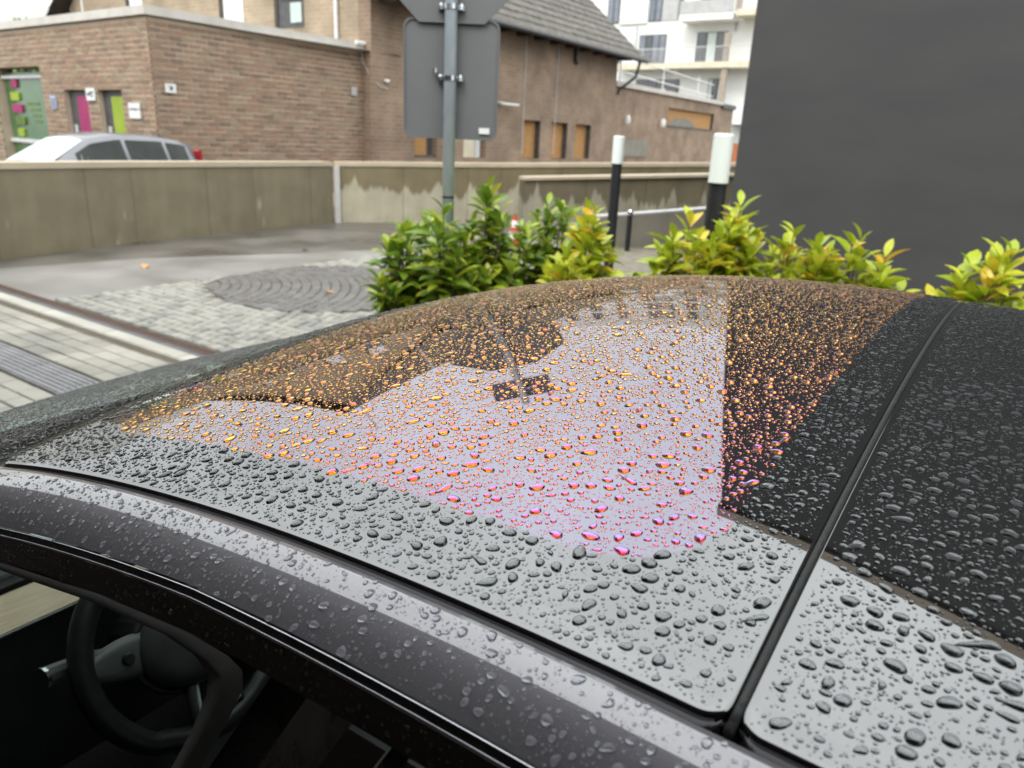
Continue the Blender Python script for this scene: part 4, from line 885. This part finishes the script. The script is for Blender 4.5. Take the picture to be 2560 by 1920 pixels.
# ------------------------------------------------------------------ raindrops
def dropset(pos, nrm, tdir, rad, asp, h, rings, seg, wob, tail=None):
    """vectorised drop meshes: dome + base; returns verts (N,V,3), faces for one, index of base faces"""
    n_ = len(rad); bt = np.cross(nrm, tdir)
    th = np.linspace(0, 2*np.pi, seg, endpoint=False)
    ph = rng.uniform(0, 6.28, (n_, 3)); am = rng.uniform(.3, 1, (n_, 3))*wob
    out_ = 1+am[:, 0:1]*.12*np.cos(2*th+ph[:, 0:1])+am[:, 1:2]*.10*np.cos(3*th+ph[:, 1:2])+am[:, 2:3]*.04*np.cos(5*th+ph[:, 2:3])
    rs = np.sin(np.linspace(0, np.pi/2, rings+1)[1:])
    V = []
    top = pos+nrm*h[:, None]; V.append(top[:, None, :])
    for q in rs:
        x = (q*rad*np.sqrt(asp))[:, None]*out_*np.cos(th); y = (q*rad/np.sqrt(asp))[:, None]*out_*np.sin(th)
        if tail is not None: x = x+tail[:, None]*rad[:, None]*q*np.maximum(np.cos(th), 0)**3
        ct = math.cos(R_(48)); R2 = 1/math.sin(R_(48))**2; z = h*(math.sqrt(max(R2-q*q, 0))-math.sqrt(R2)*ct)/(math.sqrt(R2)*(1-ct))
        V.append(pos[:, None, :]+x[..., None]*tdir[:, None, :]+y[..., None]*bt[:, None, :]+z[:, None, None]*nrm[:, None, :])
    V = np.concatenate(V, 1)
    f = [(0, 1+k, 1+(k+1) % seg) for k in range(seg)]
    for r in range(rings-1):
        a = 1+r*seg; c = a+seg; f += [(a+k, c+k, c+(k+1) % seg, a+(k+1) % seg) for k in range(seg)]
    base = tuple(1+(rings-1)*seg+k for k in range(seg))[::-1]
    return V, f, base
class DropBag:
    def __init__(s): s.v = []; s.loops = []; s.starts = []; s.mi = []; s.sm = []; s.nv = 0; s.nl = 0
    def add(s, V, f, base, wi):
        n_, k, _ = V.shape
        s.v.append(V.reshape(-1, 3)); offs = s.nv+np.arange(n_)*k
        for q in f+[base]:
            pass
        fl = np.concatenate([np.array(q) for q in f+[base]]); ln = np.array([len(q) for q in f]+[len(base)])
        s.loops.append((fl[None, :]+offs[:, None]).ravel())
        st_ = np.concatenate([[0], np.cumsum(ln)[:-1]]); tot = ln.sum()
        s.starts.append((s.nl+np.arange(n_)[:, None]*tot+st_[None, :]).ravel()); s.nl += n_*tot
        mi = np.zeros((n_, len(ln)), int); mi[:, -1] = wi; s.mi.append(mi.ravel())
        sm = np.ones((n_, len(ln)), bool); sm[:, -1] = False; s.sm.append(sm.ravel()); s.nv += n_*k
    def build(s, name):
        me = bpy.data.meshes.new(name); v = np.concatenate(s.v); me.vertices.add(len(v)); me.vertices.foreach_set('co', v.ravel())
        lo = np.concatenate(s.loops); me.loops.add(len(lo)); me.loops.foreach_set('vertex_index', lo)
        stt = np.concatenate(s.starts); me.polygons.add(len(stt)); me.polygons.foreach_set('loop_start', stt)
        for k in WETS: me.materials.append(M[k])
        me.polygons.foreach_set('material_index', np.concatenate(s.mi)); me.polygons.foreach_set('use_smooth', np.concatenate(s.sm))
        me.update(calc_edges=True); me.validate(); o = bpy.data.objects.new(name, me); C.objects.link(o); return o
WETS = ['water', 'wet_frit', 'wet_coat', 'wet_paint', 'wet_trim']
Rz = np.array([[math.cos(CAR_RZ), -math.sin(CAR_RZ), 0], [math.sin(CAR_RZ), math.cos(CAR_RZ), 0], [0, 0, 1]]); CO3 = np.array([*CO, 0.])
def w2(p): return p@Rz.T+CO3
def pix(P):
    d = P-EYE; f_ = d[:, 1]*cp-d[:, 2]*sp; f_ = np.where(f_ < .05, .05, f_); a = d[:, 0]*FPX/f_; b_ = (d[:, 1]*sp+d[:, 2]*cp)*FPX/f_
    return 1280+a*cr+b_*sr, 960+a*sr-b_*cr, f_
cell = {}
def dart(xy, r, tagc, gap=1.12):
    """keep drops that do not overlap earlier, larger ones"""
    keep = []; cs = .009
    for i in range(len(r)):
        x, y, ri = xy[i, 0], xy[i, 1], r[i]; cx, cy = int(x//cs), int(y//cs); ok = True
        for a in (-1, 0, 1):
            for b_ in (-1, 0, 1):
                for (px, py, pr) in cell.get((tagc, cx+a, cy+b_), ()):
                    if (px-x)**2+(py-y)**2 < ((pr+ri)*gap)**2: ok = False; break
                if not ok: break
            if not ok: break
        if ok: cell.setdefault((tagc, cx, cy), []).append((x, y, ri)); keep.append(i)
    return np.array(keep, int)
def surf_frame(fn, a, b_):
    e = 5e-4
    P = fn(a, b_); A = fn(a+e, b_)-fn(a-e, b_); B = fn(a, b_+e)-fn(a, b_-e)
    n_ = np.cross(A, B); n_ /= np.linalg.norm(n_, axis=1)[:, None]
    return P, n_, A/np.linalg.norm(A, axis=1)[:, None]
def f_roof(s, t): return np.stack([s, -t, zroof(s, t)], 1)
def f_rail(s, u):  # u metres across the rail, near side
    q = np.clip(u/.047, 0, 1); return np.array([railpt(a, b_, -1) for a, b_ in zip(s, q)])
def f_trim(s, u):
    q = np.clip(u/.018, 0, 1); return np.array([(lambda p: (a, p[1]+.0042+.0075*b_-.0015*b_*b_, p[2]-.0068-.0165*b_))(railpt(a, 1, -1)) for a, b_ in zip(s, q)])
def f_side(s, u): return np.array([sidept(a, b_, -1, -.0025) for a, b_ in zip(s, u)])
bag = DropBag(); cand = []
def scatter(tagc, fn, rect, classes, wetfn, ok=None, flipn=False, maxang=None):
    (a0, a1), (b0, b1) = rect; area = (a1-a0)*(b1-b0)
    for (dens, r0, r1, pw, hr, rings, seg, maxd, wob) in classes:
        n_ = int(dens*area); a = rng.uniform(a0, a1, n_); b_ = rng.uniform(b0, b1, n_)
        r = r0+(r1-r0)*rng.random(n_)**pw; o_ = np.argsort(-r); a, b_, r = a[o_], b_[o_], r[o_]
        if ok is not None:
            k = ok(a, b_, r); a, b_, r = a[k], b_[k], r[k]
        P = w2(fn(a, b_)); u, v, f_ = pix(P); k = (u > -40) & (u < 2600) & (v > -40) & (v < 1960) & (f_ < maxd) & (f_ > .06); a, b_, r = a[k], b_[k], r[k]
        if not len(a): continue
        k = dart(np.stack([a, b_], 1), r, tagc); a, b_, r = a[k], b_[k], r[k]
        P, n1, t1 = surf_frame(fn, a, b_)
        if flipn: n1 = -n1
        P = w2(P)+0; n1 = n1@Rz.T; t1 = t1@Rz.T
        vd = EYE-P; vd /= np.linalg.norm(vd, axis=1)[:, None]; k = (vd*n1).sum(1) > -.05
        a, b_, r, P, n1, t1 = a[k], b_[k], r[k], P[k], n1[k], t1[k]
        if not len(a): continue
        an = rng.normal(.55, .7, len(a)); t2 = t1*np.cos(an)[:, None]+np.cross(n1, t1)*np.sin(an)[:, None]
        asp = 1+np.abs(rng.normal(0, .28, len(a)))*(wob > .2); hgt = np.minimum(hr*2*r*rng.uniform(.85, 1.1, len(a)), .0021)
        tl = np.where(rng.random(len(a)) < .12*(wob > .5), rng.uniform(.3, 1.2, len(a)), 0.); tl = np.where(rng.random(len(a)) < .012*(wob > .7), rng.uniform(2, 4.5, len(a)), tl)
        wi = wetfn(a, b_); P = P+n1*.0001
        for w_ in np.unique(wi):
            q = wi == w_; V, f, base = dropset(P[q], n1[q], t2[q], r[q], asp[q], hgt[q], rings, seg, wob, tl[q])
            if rings >= 7 or tagc == 'rail' and rings >= 5:
                _, _, dd = pix(P[q]); uu, vv, _ = pix(P[q]); sz = r[q]*np.sqrt(np.abs(((EYE-P[q])*n1[q]).sum(1)/np.linalg.norm(EYE-P[q], axis=1))+.15)/dd
                inside = (uu > 10) & (uu < 2550) & (vv > 10) & (vv < 1910)
                for i in range(len(V)): cand.append((sz[i] if inside[i] else 0, V[i], f, base, int(w_), P[q][i]))
            else: bag.add(V, f, base, int(w_))
def wet_roof(a, b_):
    dx = np.maximum(np.abs(a-.3375)-.2225, 0); dy = np.maximum(np.abs(b_)-.438, 0); return np.where(np.sqrt(dx*dx+dy*dy) < .07, 2, 1)
def ok_roof(a, b_, r): return (np.abs(b_)+r < WH-.002) & (np.abs(a)-r > .0055) & (np.abs(a-.691)-r > .004)
BIGC = (6200, .0018, .0044, 2.0, .205, 7, 20, .60, .8)
scatter('roof', f_roof, ((-.45, .80), (-WH, .1)), [BIGC], wet_roof, ok_roof, True)
scatter('roof', f_roof, ((-.45, 1.55), (-WH, WH)), [(6800, .0016, .0042, 2.0, .21, 4, 12, 2.2, .8)], wet_roof, ok_roof, True)
scatter('roof', f_roof, ((-.45, 1.55), (-WH, WH)), [(27000, .0010, .0019, 1.5, .24, 3, 9, 2.2, .6), (60000, .0005, .0011, 1.4, .25, 2, 7, 1.6, .4)], wet_roof, ok_roof, True)
scatter('roof', f_roof, ((-.35, .75), (-WH, .05)), [(90000, .00022, .0007, 2.0, .3, 2, 6, .72, 0)], wet_roof, ok_roof, True)
w3 = lambda a, b_: np.full(len(a), 3); w4 = lambda a, b_: np.full(len(a), 4)
scatter('rail', f_rail, ((-.25, .85), (.002, .046)), [(11000, .0013, .0030, 2.0, .24, 5, 14, 1.2, 1.0), (32000, .0005, .0012, 1.6, .28, 3, 8, 1.0, .6), (80000, .00022, .0006, 1.8, .3, 2, 6, .6, 0)], w3, None, False)
scatter('trim', f_trim, ((-.1, .8), (.001, .017)), [(9000, .0010, .0020, 2.2, .25, 3, 8, 1.0, .8), (55000, .00025, .0009, 2, .3, 2, 6, .8, .3)], w4, None, False)
scatter('side', f_side, ((.0, .128), (.004, .2)), [(6000, .0009, .0019, 2.2, .25, 3, 8, .7, .8), (30000, .0003, .0008, 2, .3, 2, 6, .7, .3)], w4, None, False)
scatter('side', f_side, ((.143, .164), (.004, .2)), [(6000, .0009, .0019, 2.2, .25, 3, 8, .7, .8), (30000, .0003, .0008, 2, .3, 2, 6, .7, .3)], w4, None, False)
cand.sort(key=lambda a: -a[0])
for i, (sz, V, f, base, w_, p) in enumerate(cand):
    if i < 300:
        me = bpy.data.meshes.new('raindrop'); me.from_pydata([tuple(q) for q in V-p], [], f+[base])
        for k in ('water', WETS[w_]): me.materials.append(M[k])
        me.polygons.foreach_set('material_index', [0]*len(f)+[1]); me.polygons.foreach_set('use_smooth', [True]*len(f)+[False]); me.update()
        o = bpy.data.objects.new('raindrop', me); C.objects.link(o); o.location = tuple(p)
        tag(o, {1: 'large clear raindrop standing on the black border of the glass roof', 2: 'large raindrop glinting pink or orange on the coated roof glass', 3: 'large raindrop on the painted roof rail'}[w_], 'raindrop', {1: 'large raindrops on the black glass border', 2: 'large raindrops on the coated glass', 3: 'large raindrops on the roof rail'}[w_])
    else: bag.add(V[None], f, base, w_)
tag(bag.build('raindrops'), 'smaller raindrops covering the wet car roof', 'raindrops', kind='stuff')

# ------------------------------------------------------------------ fallen leaves on the ground
M['fall'] = mat('orange_dead_leaf', (.42, .20, .06), .6, (.52, .28, .09), 30)
fm = leafmesh(.13, .08, .15).mesh('fallen_leaf', M['fall'], True)
for (px, py, lb) in ((764, 622, 'orange fallen leaf on the wet asphalt below the wall joint'), (837, 730, 'orange fallen leaf on the dark round cobble patch'), (365, 659, 'pale orange fallen leaf on the asphalt at left')):
    u, v = px-1280, -(py-960); a = u*cr-v*sr; b_ = u*sr+v*cr; d = np.array([a, FPX*cp+b_*sp, -FPX*sp+b_*cp]); k = -1.58/d[2]
    o = inst('fallen_leaf', fm, None, (d[0]*k, d[1]*k, .035), (0, .1, random.uniform(0, 6))); tag(o, lb, 'leaf')
